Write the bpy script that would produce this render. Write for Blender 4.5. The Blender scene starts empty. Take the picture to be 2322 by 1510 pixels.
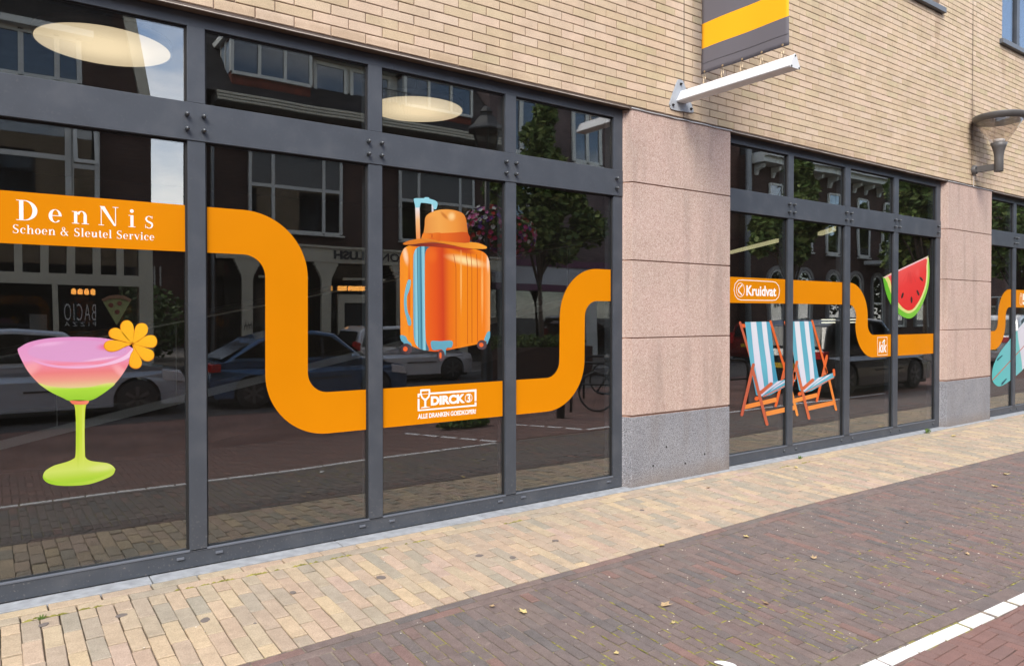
import bpy, bmesh, math, random
from mathutils import Vector, Matrix
from mathutils.geometry import tessellate_polygon
random.seed(7)
SC = bpy.context.scene
COL = SC.collection
R = math.radians

# ------------------------------------------------------------------ camera
CAM_H, CAM_D, FPX = 1.6, 4.911, 1652.0
TH, PITCH = R(35.56), R(0.7)
cam_d = bpy.data.cameras.new('camera')
cam = bpy.data.objects.new('camera', cam_d)
COL.objects.link(cam)
cam.location = (0, -CAM_D, CAM_H)
cam.rotation_euler = (math.pi / 2 - PITCH, 0, -TH)
cam_d.sensor_fit = 'HORIZONTAL'
cam_d.sensor_width = 36
cam_d.lens = FPX / 2322 * 36
SHIFT = 41 - FPX * math.tan(PITCH)
cam_d.shift_y = -SHIFT / 2322
cam_d.clip_start = 0.05
cam_d.clip_end = 600
SC.camera = cam
# ------------------------------------------------------------------ sky, sun, exposure
SUN_EL, SUN_AZ = R(44), R(220)      # azimuth of the sun measured clockwise from +Y (it stands behind the camera, to its left)
world = bpy.data.worlds.new('World')
SC.world = world
world.use_nodes = True
wn, wl = world.node_tree.nodes, world.node_tree.links
wn.clear()
w_out = wn.new('ShaderNodeOutputWorld'); w_bg = wn.new('ShaderNodeBackground')
sky = wn.new('ShaderNodeTexSky'); sky.sky_type = 'NISHITA'; sky.sun_disc = False
sky.sun_elevation = SUN_EL; sky.sun_rotation = SUN_AZ
sky.air_density = 1.0; sky.dust_density = .6; sky.ozone_density = 2.2
w_tc = wn.new('ShaderNodeTexCoord'); w_map = wn.new('ShaderNodeMapping'); w_map.inputs['Scale'].default_value = (1.6, 1.6, 4.2)
w_no = wn.new('ShaderNodeTexNoise'); w_no.inputs['Scale'].default_value = 1.7; w_no.inputs['Detail'].default_value = 7; w_no.inputs['Roughness'].default_value = .55
w_rp = wn.new('ShaderNodeValToRGB'); w_rp.color_ramp.elements[0].position = .46; w_rp.color_ramp.elements[1].position = .70
w_rp.color_ramp.elements[0].color = (.04, .04, .04, 1); w_rp.color_ramp.elements[1].color = (.97, .97, .97, 1)
w_mx = wn.new('ShaderNodeMixRGB'); w_mx.inputs[2].default_value = (13.0, 12.2, 11.4, 1)
wl.new(w_tc.outputs['Generated'], w_map.inputs[0]); wl.new(w_map.outputs[0], w_no.inputs['Vector'])
wl.new(w_no.outputs['Fac'], w_rp.inputs[0]); wl.new(w_rp.outputs[0], w_mx.inputs[0]); wl.new(sky.outputs[0], w_mx.inputs[1])
wl.new(w_mx.outputs[0], w_bg.inputs[0]); w_bg.inputs[1].default_value = 0.12
wl.new(w_bg.outputs[0], w_out.inputs[0])
sun_d = bpy.data.lights.new('sun', 'SUN'); sun_d.energy = 1.5; sun_d.angle = R(28); sun_d.color = (1.0, .91, .78)
sun = bpy.data.objects.new('sun', sun_d); COL.objects.link(sun)
sdir = Vector((math.sin(SUN_AZ) * math.cos(SUN_EL), math.cos(SUN_AZ) * math.cos(SUN_EL), math.sin(SUN_EL)))
sun.rotation_euler = sdir.to_track_quat('Z', 'Y').to_euler()
sun.location = sdir * 60
SC.view_settings.view_transform = 'Standard'; SC.view_settings.look = 'None'
SC.view_settings.gamma = 1; SC.view_settings.use_curve_mapping = False
SC.view_settings.exposure = 1.56
SC.cycles.max_bounces = 8; SC.cycles.transparent_max_bounces = 24; SC.cycles.glossy_bounces = 4
SC.cycles.caustics_reflective = False; SC.cycles.caustics_refractive = False

# ------------------------------------------------------------------ measuring helpers (photograph pixels -> places in metres)
_F = Vector((math.sin(TH) * math.cos(PITCH), math.cos(TH) * math.cos(PITCH), -math.sin(PITCH)))
_R = Vector((math.cos(TH), -math.sin(TH), 0)); _U = _R.cross(_F)
_C = Vector((0, -CAM_D, CAM_H))
def proj(p):
    q = Vector(p) - _C; D = q.dot(_F)
    if D < .05: return None
    return (1161 + FPX * q.dot(_R) / D, 755 - SHIFT - FPX * q.dot(_U) / D, D)
GF = 0.026                      # front face of the shop glass
def on_glass(u, v, y=GF):       # (x, z) on the shop window for a measured point
    r = _F + _R * ((u - 1161) / FPX) + _U * (-(v - 755 + SHIFT) / FPX)
    t = (y + CAM_D) / r.y
    q = _C + r * t
    return (q.x, q.z)

# ------------------------------------------------------------------ materials
def lin(c):
    return tuple((x / 12.92 if x <= .04045 else ((x + .055) / 1.055) ** 2.4) for x in [k / 255 for k in c])
def pk(c): return tuple(x * .71 + .010 for x in lin(c))     # ink on vinyl: never as bright as paper white
def nodes(m):
    m.use_nodes = True
    return m.node_tree.nodes, m.node_tree.links
MATS = {}
def mat(name, col, rough=.6, metal=0, var=.12, vscale=6, bump=0, bscale=60, spec=.5, coat=0, col2=None, detail=6):
    if name in MATS: return MATS[name]
    m = bpy.data.materials.new(name); n, l = nodes(m)
    b = n['Principled BSDF']
    b.inputs['Roughness'].default_value = rough; b.inputs['Metallic'].default_value = metal
    b.inputs['Specular IOR Level'].default_value = spec
    b.inputs['Coat Weight'].default_value = coat
    tc = n.new('ShaderNodeTexCoord')
    if var:
        no = n.new('ShaderNodeTexNoise'); no.inputs['Scale'].default_value = vscale; no.inputs['Detail'].default_value = detail
        l.new(tc.outputs['Object'], no.inputs['Vector'])
        rp = n.new('ShaderNodeValToRGB')
        rp.color_ramp.elements[0].position = .3; rp.color_ramp.elements[1].position = .7
        c2 = col2 if col2 else tuple(x * (1 + var) for x in col)
        c1 = tuple(x * (1 - var) for x in col)
        rp.color_ramp.elements[0].color = (*c1, 1); rp.color_ramp.elements[1].color = (*c2, 1)
        l.new(no.outputs['Fac'], rp.inputs[0]); l.new(rp.outputs[0], b.inputs['Base Color'])
    else:
        b.inputs['Base Color'].default_value = (*col, 1)
    if bump:
        n2 = n.new('ShaderNodeTexNoise'); n2.inputs['Scale'].default_value = bscale; n2.inputs['Detail'].default_value = 8
        l.new(tc.outputs['Object'], n2.inputs['Vector'])
        bp = n.new('ShaderNodeBump'); bp.inputs['Strength'].default_value = bump; bp.inputs['Distance'].default_value = .01
        l.new(n2.outputs['Fac'], bp.inputs['Height']); l.new(bp.outputs[0], b.inputs['Normal'])
    MATS[name] = m
    return m

def piece_mat(name, stops, from_attr, rough=.85, grain=220, gstr=.25, blotch=.22, stain=None, mott=9, spots=()):
    """brick and paver material: colour picked per piece, then mottled"""
    key = name + ('_a' if from_attr else '_o')
    if key in MATS: return MATS[key]
    m = bpy.data.materials.new(key); n, l = nodes(m); b = n['Principled BSDF']
    b.inputs['Roughness'].default_value = rough; b.inputs['Specular IOR Level'].default_value = .25
    if from_attr:
        s = n.new('ShaderNodeAttribute'); s.attribute_name = 'rnd'; src = s.outputs['Fac']
    else:
        s = n.new('ShaderNodeObjectInfo'); src = s.outputs['Random']
    rp = n.new('ShaderNodeValToRGB'); rp.color_ramp.interpolation = 'LINEAR'
    el = rp.color_ramp.elements
    el[0].position = stops[0][0]; el[0].color = (*stops[0][1], 1)
    el[1].position = stops[-1][0]; el[1].color = (*stops[-1][1], 1)
    for p, c in stops[1:-1]:
        e = el.new(p); e.color = (*c, 1)
    l.new(src, rp.inputs[0])
    geo = n.new('ShaderNodeNewGeometry')
    no = n.new('ShaderNodeTexNoise'); no.inputs['Scale'].default_value = mott; no.inputs['Detail'].default_value = 8; no.inputs['Roughness'].default_value = .65
    l.new(geo.outputs['Position'], no.inputs['Vector'])
    mr = n.new('ShaderNodeMapRange'); mr.inputs[1].default_value = .3; mr.inputs[2].default_value = .7
    mr.inputs[3].default_value = 1 - blotch; mr.inputs[4].default_value = 1 + blotch * .6
    l.new(no.outputs['Fac'], mr.inputs[0])
    mu = n.new('ShaderNodeMixRGB'); mu.blend_type = 'MULTIPLY'; mu.inputs[0].default_value = 1
    l.new(rp.outputs[0], mu.inputs[1]); l.new(mr.outputs[0], mu.inputs[2])
    n3 = n.new('ShaderNodeTexNoise'); n3.inputs['Scale'].default_value = grain; n3.inputs['Detail'].default_value = 4
    l.new(geo.outputs['Position'], n3.inputs['Vector'])
    m3 = n.new('ShaderNodeMapRange'); m3.inputs[1].default_value = .35; m3.inputs[2].default_value = .65
    m3.inputs[3].default_value = 1 - gstr; m3.inputs[4].default_value = 1 + gstr * .7
    l.new(n3.outputs['Fac'], m3.inputs[0])
    mu2 = n.new('ShaderNodeMixRGB'); mu2.blend_type = 'MULTIPLY'; mu2.inputs[0].default_value = 1
    l.new(mu.outputs[0], mu2.inputs[1]); l.new(m3.outputs[0], mu2.inputs[2])
    last = mu2.outputs[0]
    if stain:                       # large patches of another tone (old dirt)
        n4 = n.new('ShaderNodeTexNoise'); n4.inputs['Scale'].default_value = stain[1]; n4.inputs['Detail'].default_value = 5
        l.new(geo.outputs['Position'], n4.inputs['Vector'])
        m4 = n.new('ShaderNodeMapRange'); m4.inputs[1].default_value = stain[2]; m4.inputs[2].default_value = stain[2] + .14
        m4.inputs[3].default_value = 0; m4.inputs[4].default_value = stain[3]
        l.new(n4.outputs['Fac'], m4.inputs[0])
        mx = n.new('ShaderNodeMixRGB'); mx.inputs[2].default_value = (*stain[0], 1)
        l.new(m4.outputs[0], mx.inputs[0]); l.new(last, mx.inputs[1]); last = mx.outputs[0]
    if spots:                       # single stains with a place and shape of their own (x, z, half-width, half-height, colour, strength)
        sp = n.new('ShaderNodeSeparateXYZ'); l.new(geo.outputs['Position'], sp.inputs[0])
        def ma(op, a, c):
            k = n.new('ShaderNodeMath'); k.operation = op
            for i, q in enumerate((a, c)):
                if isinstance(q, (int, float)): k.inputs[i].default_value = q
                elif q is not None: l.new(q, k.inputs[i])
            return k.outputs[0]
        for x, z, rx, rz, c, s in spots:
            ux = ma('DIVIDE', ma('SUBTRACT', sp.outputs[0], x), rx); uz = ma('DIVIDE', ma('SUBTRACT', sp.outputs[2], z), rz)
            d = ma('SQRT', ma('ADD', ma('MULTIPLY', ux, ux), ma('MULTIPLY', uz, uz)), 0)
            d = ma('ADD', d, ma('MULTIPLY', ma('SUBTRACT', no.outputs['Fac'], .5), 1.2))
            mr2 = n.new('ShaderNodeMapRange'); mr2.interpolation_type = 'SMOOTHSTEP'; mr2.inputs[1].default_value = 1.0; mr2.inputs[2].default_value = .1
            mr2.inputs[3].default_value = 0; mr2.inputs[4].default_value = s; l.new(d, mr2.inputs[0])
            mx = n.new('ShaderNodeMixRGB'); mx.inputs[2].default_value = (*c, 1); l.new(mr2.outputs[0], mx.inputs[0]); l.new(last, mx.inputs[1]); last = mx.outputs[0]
    l.new(last, b.inputs['Base Color'])
    bp = n.new('ShaderNodeBump'); bp.inputs['Strength'].default_value = .35; bp.inputs['Distance'].default_value = .004
    l.new(n3.outputs['Fac'], bp.inputs['Height']); l.new(bp.outputs[0], b.inputs['Normal'])
    MATS[key] = m
    return m

def far_brick(name, c1, c2, mortar, sx=.22, sz=.065, rough=.85, axis='xz'):
    if name in MATS: return MATS[name]
    m = bpy.data.materials.new(name); n, l = nodes(m); b = n['Principled BSDF']; b.inputs['Roughness'].default_value = rough
    b.inputs['Specular IOR Level'].default_value = .2
    geo = n.new('ShaderNodeNewGeometry'); sp = n.new('ShaderNodeSeparateXYZ'); cb = n.new('ShaderNodeCombineXYZ')
    l.new(geo.outputs['Position'], sp.inputs[0])
    ad = n.new('ShaderNodeMath'); ad.operation = 'ADD'
    if axis == 'xz':
        l.new(sp.outputs[0], ad.inputs[0]); l.new(sp.outputs[1], ad.inputs[1]); l.new(ad.outputs[0], cb.inputs[0]); l.new(sp.outputs[2], cb.inputs[1])
    else:
        l.new(sp.outputs[0], cb.inputs[0]); l.new(sp.outputs[1], cb.inputs[1])
    bt = n.new('ShaderNodeTexBrick'); bt.inputs['Scale'].default_value = 1
    bt.inputs['Brick Width'].default_value = sx; bt.inputs['Row Height'].default_value = sz; bt.inputs['Mortar Size'].default_value = .007
    bt.inputs['Color1'].default_value = (*c1, 1); bt.inputs['Color2'].default_value = (*c2, 1); bt.inputs['Mortar'].default_value = (*mortar, 1)
    l.new(cb.outputs[0], bt.inputs['Vector'])
    no = n.new('ShaderNodeTexNoise'); no.inputs['Scale'].default_value = 1.1; no.inputs['Detail'].default_value = 7
    l.new(geo.outputs['Position'], no.inputs['Vector'])
    mr = n.new('ShaderNodeMapRange'); mr.inputs[1].default_value = .3; mr.inputs[2].default_value = .7; mr.inputs[3].default_value = .7; mr.inputs[4].default_value = 1.25
    l.new(no.outputs['Fac'], mr.inputs[0])
    mu = n.new('ShaderNodeMixRGB'); mu.blend_type = 'MULTIPLY'; mu.inputs[0].default_value = 1
    l.new(bt.outputs[0], mu.inputs[1]); l.new(mr.outputs[0], mu.inputs[2]); l.new(mu.outputs[0], b.inputs['Base Color'])
    MATS[name] = m
    return m

def emit(name, col, s):
    if name in MATS: return MATS[name]
    m = bpy.data.materials.new(name); n, l = nodes(m); b = n['Principled BSDF']
    b.inputs['Base Color'].default_value = (*col, 1); b.inputs['Emission Color'].default_value = (*col, 1); b.inputs['Emission Strength'].default_value = s
    MATS[name] = m
    return m

def glass(name, tint, refl_lo, refl_hi, wav=0.0, rough=0.0, wscale=1.3, dust=0):
    """window glass: a clear (tinted) sheet that mirrors more at a glancing angle"""
    if name in MATS: return MATS[name]
    m = bpy.data.materials.new(name); n, l = nodes(m); n.clear()
    out = n.new('ShaderNodeOutputMaterial'); mix = n.new('ShaderNodeMixShader')
    tr = n.new('ShaderNodeBsdfTransparent'); tr.inputs[0].default_value = (*tint, 1)
    gl = n.new('ShaderNodeBsdfGlossy'); gl.inputs['Roughness'].default_value = rough; gl.inputs[0].default_value = (.97, .985, 1, 1)
    lw = n.new('ShaderNodeLayerWeight'); lw.inputs[0].default_value = .5
    mr = n.new('ShaderNodeMapRange'); mr.inputs[3].default_value = refl_lo; mr.inputs[4].default_value = refl_hi
    pw = n.new('ShaderNodeMath'); pw.operation = 'POWER'; pw.inputs[1].default_value = 2.0
    l.new(lw.outputs['Facing'], pw.inputs[0]); l.new(pw.outputs[0], mr.inputs[0]); l.new(mr.outputs[0], mix.inputs[0])
    l.new(tr.outputs[0], mix.inputs[1]); l.new(gl.outputs[0], mix.inputs[2]); l.new(mix.outputs[0], out.inputs[0])
    if dust:                        # a thin film of street dust on the pane
        df = n.new('ShaderNodeBsdfDiffuse'); df.inputs[0].default_value = (.55, .52, .48, 1); m2 = n.new('ShaderNodeMixShader')
        g0 = n.new('ShaderNodeNewGeometry'); n0 = n.new('ShaderNodeTexNoise'); n0.inputs['Scale'].default_value = 1.6; n0.inputs['Detail'].default_value = 6
        l.new(g0.outputs['Position'], n0.inputs['Vector']); r0 = n.new('ShaderNodeMapRange'); r0.inputs[1].default_value = .3; r0.inputs[2].default_value = .7
        r0.inputs[3].default_value = dust * .6; r0.inputs[4].default_value = dust * 1.4; l.new(n0.outputs['Fac'], r0.inputs[0]); l.new(r0.outputs[0], m2.inputs[0])
        l.new(mix.outputs[0], m2.inputs[1]); l.new(df.outputs[0], m2.inputs[2]); l.new(m2.outputs[0], out.inputs[0])
    if wav:
        tc = n.new('ShaderNodeNewGeometry'); no = n.new('ShaderNodeTexNoise'); no.inputs['Scale'].default_value = wscale; no.inputs['Detail'].default_value = 1
        l.new(tc.outputs['Position'], no.inputs['Vector'])
        bp = n.new('ShaderNodeBump'); bp.inputs['Strength'].default_value = 1; bp.inputs['Distance'].default_value = wav
        l.new(no.outputs['Fac'], bp.inputs['Height']); l.new(bp.outputs[0], gl.inputs['Normal'])
    MATS[name] = m
    return m

def print_mat(name, stops, p0, p1, blobs=(), rough=.35, grain=0):
    """printed vinyl: colour ramp from p0 to p1 on the window (x, z), with soft printed blobs (x, z, rx, rz, colour, strength[, angle])"""
    m = bpy.data.materials.new(name); n, l = nodes(m); b = n['Principled BSDF']; b.inputs['Roughness'].default_value = rough
    b.inputs['Specular IOR Level'].default_value = .15
    tc = n.new('ShaderNodeTexCoord'); sp = n.new('ShaderNodeSeparateXYZ'); l.new(tc.outputs['Object'], sp.inputs[0])
    dx, dz = p1[0] - p0[0], p1[1] - p0[1]; L2 = dx * dx + dz * dz or 1
    def ma(op, a, c, d=None):
        k = n.new('ShaderNodeMath'); k.operation = op
        for i, q in enumerate((a, c, d)):
            if q is None: continue
            if isinstance(q, (int, float)): k.inputs[i].default_value = q
            else: l.new(q, k.inputs[i])
        return k.outputs[0]
    X, Z = sp.outputs[0], sp.outputs[2]
    t = ma('ADD', ma('MULTIPLY', ma('SUBTRACT', X, p0[0]), dx / L2), ma('MULTIPLY', ma('SUBTRACT', Z, p0[1]), dz / L2))
    rp = n.new('ShaderNodeValToRGB'); el = rp.color_ramp.elements
    el[0].position = stops[0][0]; el[0].color = (*pk(stops[0][1]), 1); el[1].position = stops[-1][0]; el[1].color = (*pk(stops[-1][1]), 1)
    for p, c in stops[1:-1]:
        e = el.new(p); e.color = (*pk(c), 1)
    l.new(t, rp.inputs[0]); last = rp.outputs[0]
    for bl in blobs:
        x, z, rx, rz, c, s = bl[:6]; a = bl[6] if len(bl) > 6 else 0
        ca, sa = math.cos(a), math.sin(a)
        ex, ez = ma('SUBTRACT', X, x), ma('SUBTRACT', Z, z)
        ux = ma('DIVIDE', ma('ADD', ma('MULTIPLY', ex, ca), ma('MULTIPLY', ez, sa)), rx)
        uz = ma('DIVIDE', ma('SUBTRACT', ma('MULTIPLY', ez, ca), ma('MULTIPLY', ex, sa)), rz)
        d = ma('SQRT', ma('ADD', ma('MULTIPLY', ux, ux), ma('MULTIPLY', uz, uz)), 0)
        mr = n.new('ShaderNodeMapRange'); mr.interpolation_type = 'SMOOTHSTEP'; mr.inputs[1].default_value = 1.0; mr.inputs[2].default_value = .15
        mr.inputs[3].default_value = 0; mr.inputs[4].default_value = s; l.new(d, mr.inputs[0])
        mx = n.new('ShaderNodeMixRGB'); mx.inputs[2].default_value = (*pk(c), 1); l.new(mr.outputs[0], mx.inputs[0]); l.new(last, mx.inputs[1]); last = mx.outputs[0]
    if grain:
        no = n.new('ShaderNodeTexNoise'); no.inputs['Scale'].default_value = 240; no.inputs['Detail'].default_value = 3; l.new(tc.outputs['Object'], no.inputs['Vector'])
        mr = n.new('ShaderNodeMapRange'); mr.inputs[1].default_value = .35; mr.inputs[2].default_value = .65; mr.inputs[3].default_value = 1 - grain; mr.inputs[4].default_value = 1 + grain
        l.new(no.outputs['Fac'], mr.inputs[0]); mu = n.new('ShaderNodeMixRGB'); mu.blend_type = 'MULTIPLY'; mu.inputs[0].default_value = 1
        l.new(last, mu.inputs[1]); l.new(mr.outputs[0], mu.inputs[2]); last = mu.outputs[0]
    l.new(last, b.inputs['Base Color'])
    return m

# ------------------------------------------------------------------ mesh helpers
class MB:
    def __init__(s): s.v = []; s.f = []; s.r = []
    def quad(s, a, b, c, d, r=0): i = len(s.v); s.v += [a, b, c, d]; s.f.append((i, i + 1, i + 2, i + 3)); s.r.append(r)
    def box(s, x0, x1, y0, y1, z0, z1, r=0, M=None):
        i = len(s.v)
        p = [(x0, y0, z0), (x1, y0, z0), (x1, y1, z0), (x0, y1, z0), (x0, y0, z1), (x1, y0, z1), (x1, y1, z1), (x0, y1, z1)]
        if M: p = [tuple(M @ Vector(q)) for q in p]
        s.v += p
        for f in ((0, 3, 2, 1), (4, 5, 6, 7), (0, 1, 5, 4), (1, 2, 6, 5), (2, 3, 7, 6), (3, 0, 4, 7)):
            s.f.append(tuple(i + k for k in f)); s.r.append(r)
        return s
    def prism(s, loops, to3, d0, d1, r=0):
        """loops: outline (and holes) in 2D; to3(a, b, d) -> point; walls between depths d0 (front) and d1"""
        if not isinstance(loops[0][0], (tuple, list)): loops = [loops]
        flat = [p for lp in loops for p in lp]
        tri = tessellate_polygon([[Vector((p[0], p[1], 0)) for p in lp] for lp in loops])
        i = len(s.v); n = len(flat)
        s.v += [to3(p[0], p[1], d0) for p in flat] + [to3(p[0], p[1], d1) for p in flat]
        for t in tri:
            s.f.append((i + t[0], i + t[1], i + t[2])); s.r.append(r)
            s.f.append((i + n + t[0], i + n + t[2], i + n + t[1])); s.r.append(r)
        k = 0
        for lp in loops:
            m = len(lp)
            for j in range(m):
                a, b = i + k + j, i + k + (j + 1) % m
                s.f.append((a, b, b + n, a + n)); s.r.append(r)
            k += m
        return s
    def tube(s, pts, rad, n=8, cap=True):
        pts = [Vector(p) for p in pts]
        rad = rad if isinstance(rad, (list, tuple)) else [rad] * len(pts)
        rings = []; ref = Vector((.13, .21, .97))
        for k, p in enumerate(pts):
            d = (pts[min(k + 1, len(pts) - 1)] - pts[max(k - 1, 0)]).normalized()
            u = d.cross(ref)
            if u.length < 1e-3: u = d.cross(Vector((1, 0, 0)))
            u.normalize(); w = d.cross(u)
            i = len(s.v); rings.append(i)
            s.v += [tuple(p + (u * math.cos(6.28318 * j / n) + w * math.sin(6.28318 * j / n)) * rad[k]) for j in range(n)]
        for a, b in zip(rings, rings[1:]):
            for j in range(n):
                s.f.append((a + j, a + (j + 1) % n, b + (j + 1) % n, b + j)); s.r.append(0)
        if cap:
            s.f.append(tuple(rings[0] + j for j in range(n))); s.f.append(tuple(rings[-1] + n - 1 - j for j in range(n))); s.r += [0, 0]
        return s
    def lathe(s, prof, c, n=24, axis='z'):
        rings = []
        for rr, h in prof:
            i = len(s.v); rings.append(i)
            for j in range(n):
                a = 6.28318 * j / n; x, y = rr * math.cos(a), rr * math.sin(a)
                s.v.append((c[0] + x, c[1] + y, c[2] + h) if axis == 'z' else (c[0] + x, c[1] + h, c[2] + y) if axis == 'y' else (c[0] + h, c[1] + x, c[2] + y))
        for a, b in zip(rings, rings[1:]):
            for j in range(n):
                s.f.append((a + j, a + (j + 1) % n, b + (j + 1) % n, b + j)); s.r.append(0)
        s.f.append(tuple(rings[0] + j for j in range(n))); s.f.append(tuple(rings[-1] + n - 1 - j for j in range(n))); s.r += [0, 0]
        return s
    def mesh(s, name, material, smooth=False, rnd=False, fix=True):
        me = bpy.data.meshes.new(name); me.from_pydata(s.v, [], s.f)
        if rnd:
            at = me.attributes.new('rnd', 'FLOAT', 'FACE'); at.data.foreach_set('value', s.r)
        if fix:
            bm = bmesh.new(); bm.from_mesh(me); bmesh.ops.recalc_face_normals(bm, faces=bm.faces); bm.to_mesh(me); bm.free()
        me.materials.append(material)
        if smooth: me.polygons.foreach_set('use_smooth', [True] * len(me.polygons))
        return me
    def build(s, name, material, parent=None, smooth=False, bevel=0, rnd=False, fix=True, seg=2):
        o = bpy.data.objects.new(name, s.mesh(name, material, smooth, rnd, fix)); COL.objects.link(o)
        if parent: o.parent = parent
        if bevel:
            m = o.modifiers.new('bevel', 'BEVEL'); m.width = bevel; m.segments = seg; m.limit_method = 'ANGLE'; m.angle_limit = R(35)
        return o
def tag(o, label=None, cat=None, group=None, kind=None):
    if label: o['label'] = label
    if cat: o['category'] = cat
    if group: o['group'] = group
    if kind: o['kind'] = kind
    return o
def empty(name, loc=(0, 0, 0), rz=0, parent=None):
    o = bpy.data.objects.new(name, None); COL.objects.link(o); o.location = loc; o.rotation_euler.z = rz; o.empty_display_size = .1
    if parent: o.parent = parent
    return o
def thing(name, label, cat, loc=(0, 0, 0), rz=0, group=None): return tag(empty(name, loc, rz), label, cat, group)
def box(name, b, m, parent=None, bevel=0, kind=None):
    o = MB().box(*b).build(name, m, parent, bevel=bevel)
    if kind: o['kind'] = kind
    return o
def copy_tree(o, parent=None):
    c = o.copy(); COL.objects.link(c)
    if parent: c.parent = parent
    for ch in o.children: copy_tree(ch, c)
    return c
def catmull(P, closed=True, sub=5):
    out = []; n = len(P)
    rng = range(n if closed else n - 1)
    for i in rng:
        if closed: a, b, c, d = P[(i - 1) % n], P[i], P[(i + 1) % n], P[(i + 2) % n]
        else: a, b, c, d = P[max(i - 1, 0)], P[i], P[i + 1], P[min(i + 2, n - 1)]
        for k in range(sub):
            t = k / sub
            out.append(tuple(.5 * (2 * b[j] + (c[j] - a[j]) * t + (2 * a[j] - 5 * b[j] + 4 * c[j] - d[j]) * t * t + (3 * b[j] - a[j] - 3 * c[j] + d[j]) * t ** 3) for j in (0, 1)))
    if not closed: out.append(tuple(P[-1]))
    return out
def arc(cx, cz, r, a0, a1, n=14, ry=None):
    ry = r if ry is None else ry
    return [(cx + r * math.cos(R(a0 + (a1 - a0) * k / n)), cz + ry * math.sin(R(a0 + (a1 - a0) * k / n))) for k in range(n + 1)]

# ------------------------------------------------------------------ brick and paver laying
def piece_mesh(mb, hx, hy, b, dep, M, r, jit):
    """one brick: bevelled face looking along local +Z, jittered corners"""
    c = []
    for sx, sy in ((-1, -1), (1, -1), (1, 1), (-1, 1)):
        c.append((sx * (hx + random.uniform(-jit, jit)), sy * (hy + random.uniform(-jit, jit))))
    i = len(mb.v)
    pts = [(x, y, -dep) for x, y in c] + [(x, y, -b) for x, y in c] + [(x - math.copysign(b, x), y - math.copysign(b, y), 0) for x, y in c]
    mb.v += [tuple(M @ Vector(p)) for p in pts] if M else pts
    for a in (0, 4):
        for k in range(4):
            mb.f.append((i + a + k, i + a + (k + 1) % 4, i + a + 4 + (k + 1) % 4, i + a + 4 + k)); mb.r.append(r)
    mb.f.append((i + 8, i + 9, i + 10, i + 11)); mb.r.append(r)
def lay(name, cells, frame, parent, stops, b=.003, dep=.014, jit=.001, proud=.0012, tilt=.004, limit=300, stuff_name=None, **mk):
    """cells: (a, b, half-a, half-b, angle). The pieces that show largest become parts, the rest one 'stuff' part."""
    mo = piece_mat(mk.pop('mname', name), stops, False, **mk); ma_ = piece_mat(mo.name[:-2], stops, True, **mk)
    seen = []
    for c in cells:
        M = frame(c[0], c[1]); p = proj(M.translation)
        s = 0
        if p and -20 < p[0] < 2342 and -20 < p[1] < 1530:
            q1 = proj(M @ Vector((c[2], 0, 0))); q2 = proj(M @ Vector((0, c[3], 0)))
            if q1 and q2: s = abs((q1[0] - p[0]) * (q2[1] - p[1]) - (q1[1] - p[1]) * (q2[0] - p[0]))
        seen.append(s)
    order = sorted(range(len(cells)), key=lambda i: -seen[i])
    pick = set(i for i in order[:limit] if seen[i] > 1)
    cache = {}; mb = MB(); n_rest = 0
    for i, c in enumerate(cells):
        M = frame(c[0], c[1]) @ Matrix.Rotation(c[4], 4, 'Z') @ Matrix.Translation((0, 0, random.uniform(-proud, proud))) \
            @ Matrix.Rotation(random.gauss(0, tilt), 4, 'X') @ Matrix.Rotation(random.gauss(0, tilt * .5), 4, 'Y')
        if i in pick:
            key = (round(c[2], 3), round(c[3], 3), random.randint(0, 2))
            if key not in cache:
                pm = MB(); piece_mesh(pm, c[2], c[3], b, dep, None, 0, jit); cache[key] = pm.mesh(name, mo)
            o = bpy.data.objects.new(name, cache[key]); COL.objects.link(o); o.matrix_world = M
            if parent: o.parent = parent
        else:
            piece_mesh(mb, c[2], c[3], b, dep, M, random.random(), jit); n_rest += 1
    if n_rest:
        o = mb.build(stuff_name or name + 's', ma_, parent, rnd=True); o['kind'] = 'stuff'
# ================================================================== GROUND
WLX = [(-40, -2.95), (.5, -2.93), (3.47, -3.0), (5.19, -3.10), (60, -3.2)]
BX = [(-40, -1.37), (1.06, -1.366), (2.07, -1.316), (3.47, -1.295), (5.6, -1.25), (10.2, -1.335), (60, -1.34)]
def interp(T, x):
    for (a, ya), (b, yb) in zip(T, T[1:]):
        if x <= b: return ya + (yb - ya) * max(0, (x - a)) / (b - a)
    return T[-1][1]
ZR = -.126
def gz(y): return -.04 * min(-y, 3.15) if y < 0 else 0
def gframe(a, b):
    M = Matrix.Translation((a, b, gz(b)))
    return M @ Matrix.Rotation(math.atan(.04), 4, 'X') if b > -3.15 else M
m_bed = mat('joint_sand_beige', (.17, .135, .10), .95, var=.35, vscale=25)
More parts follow.
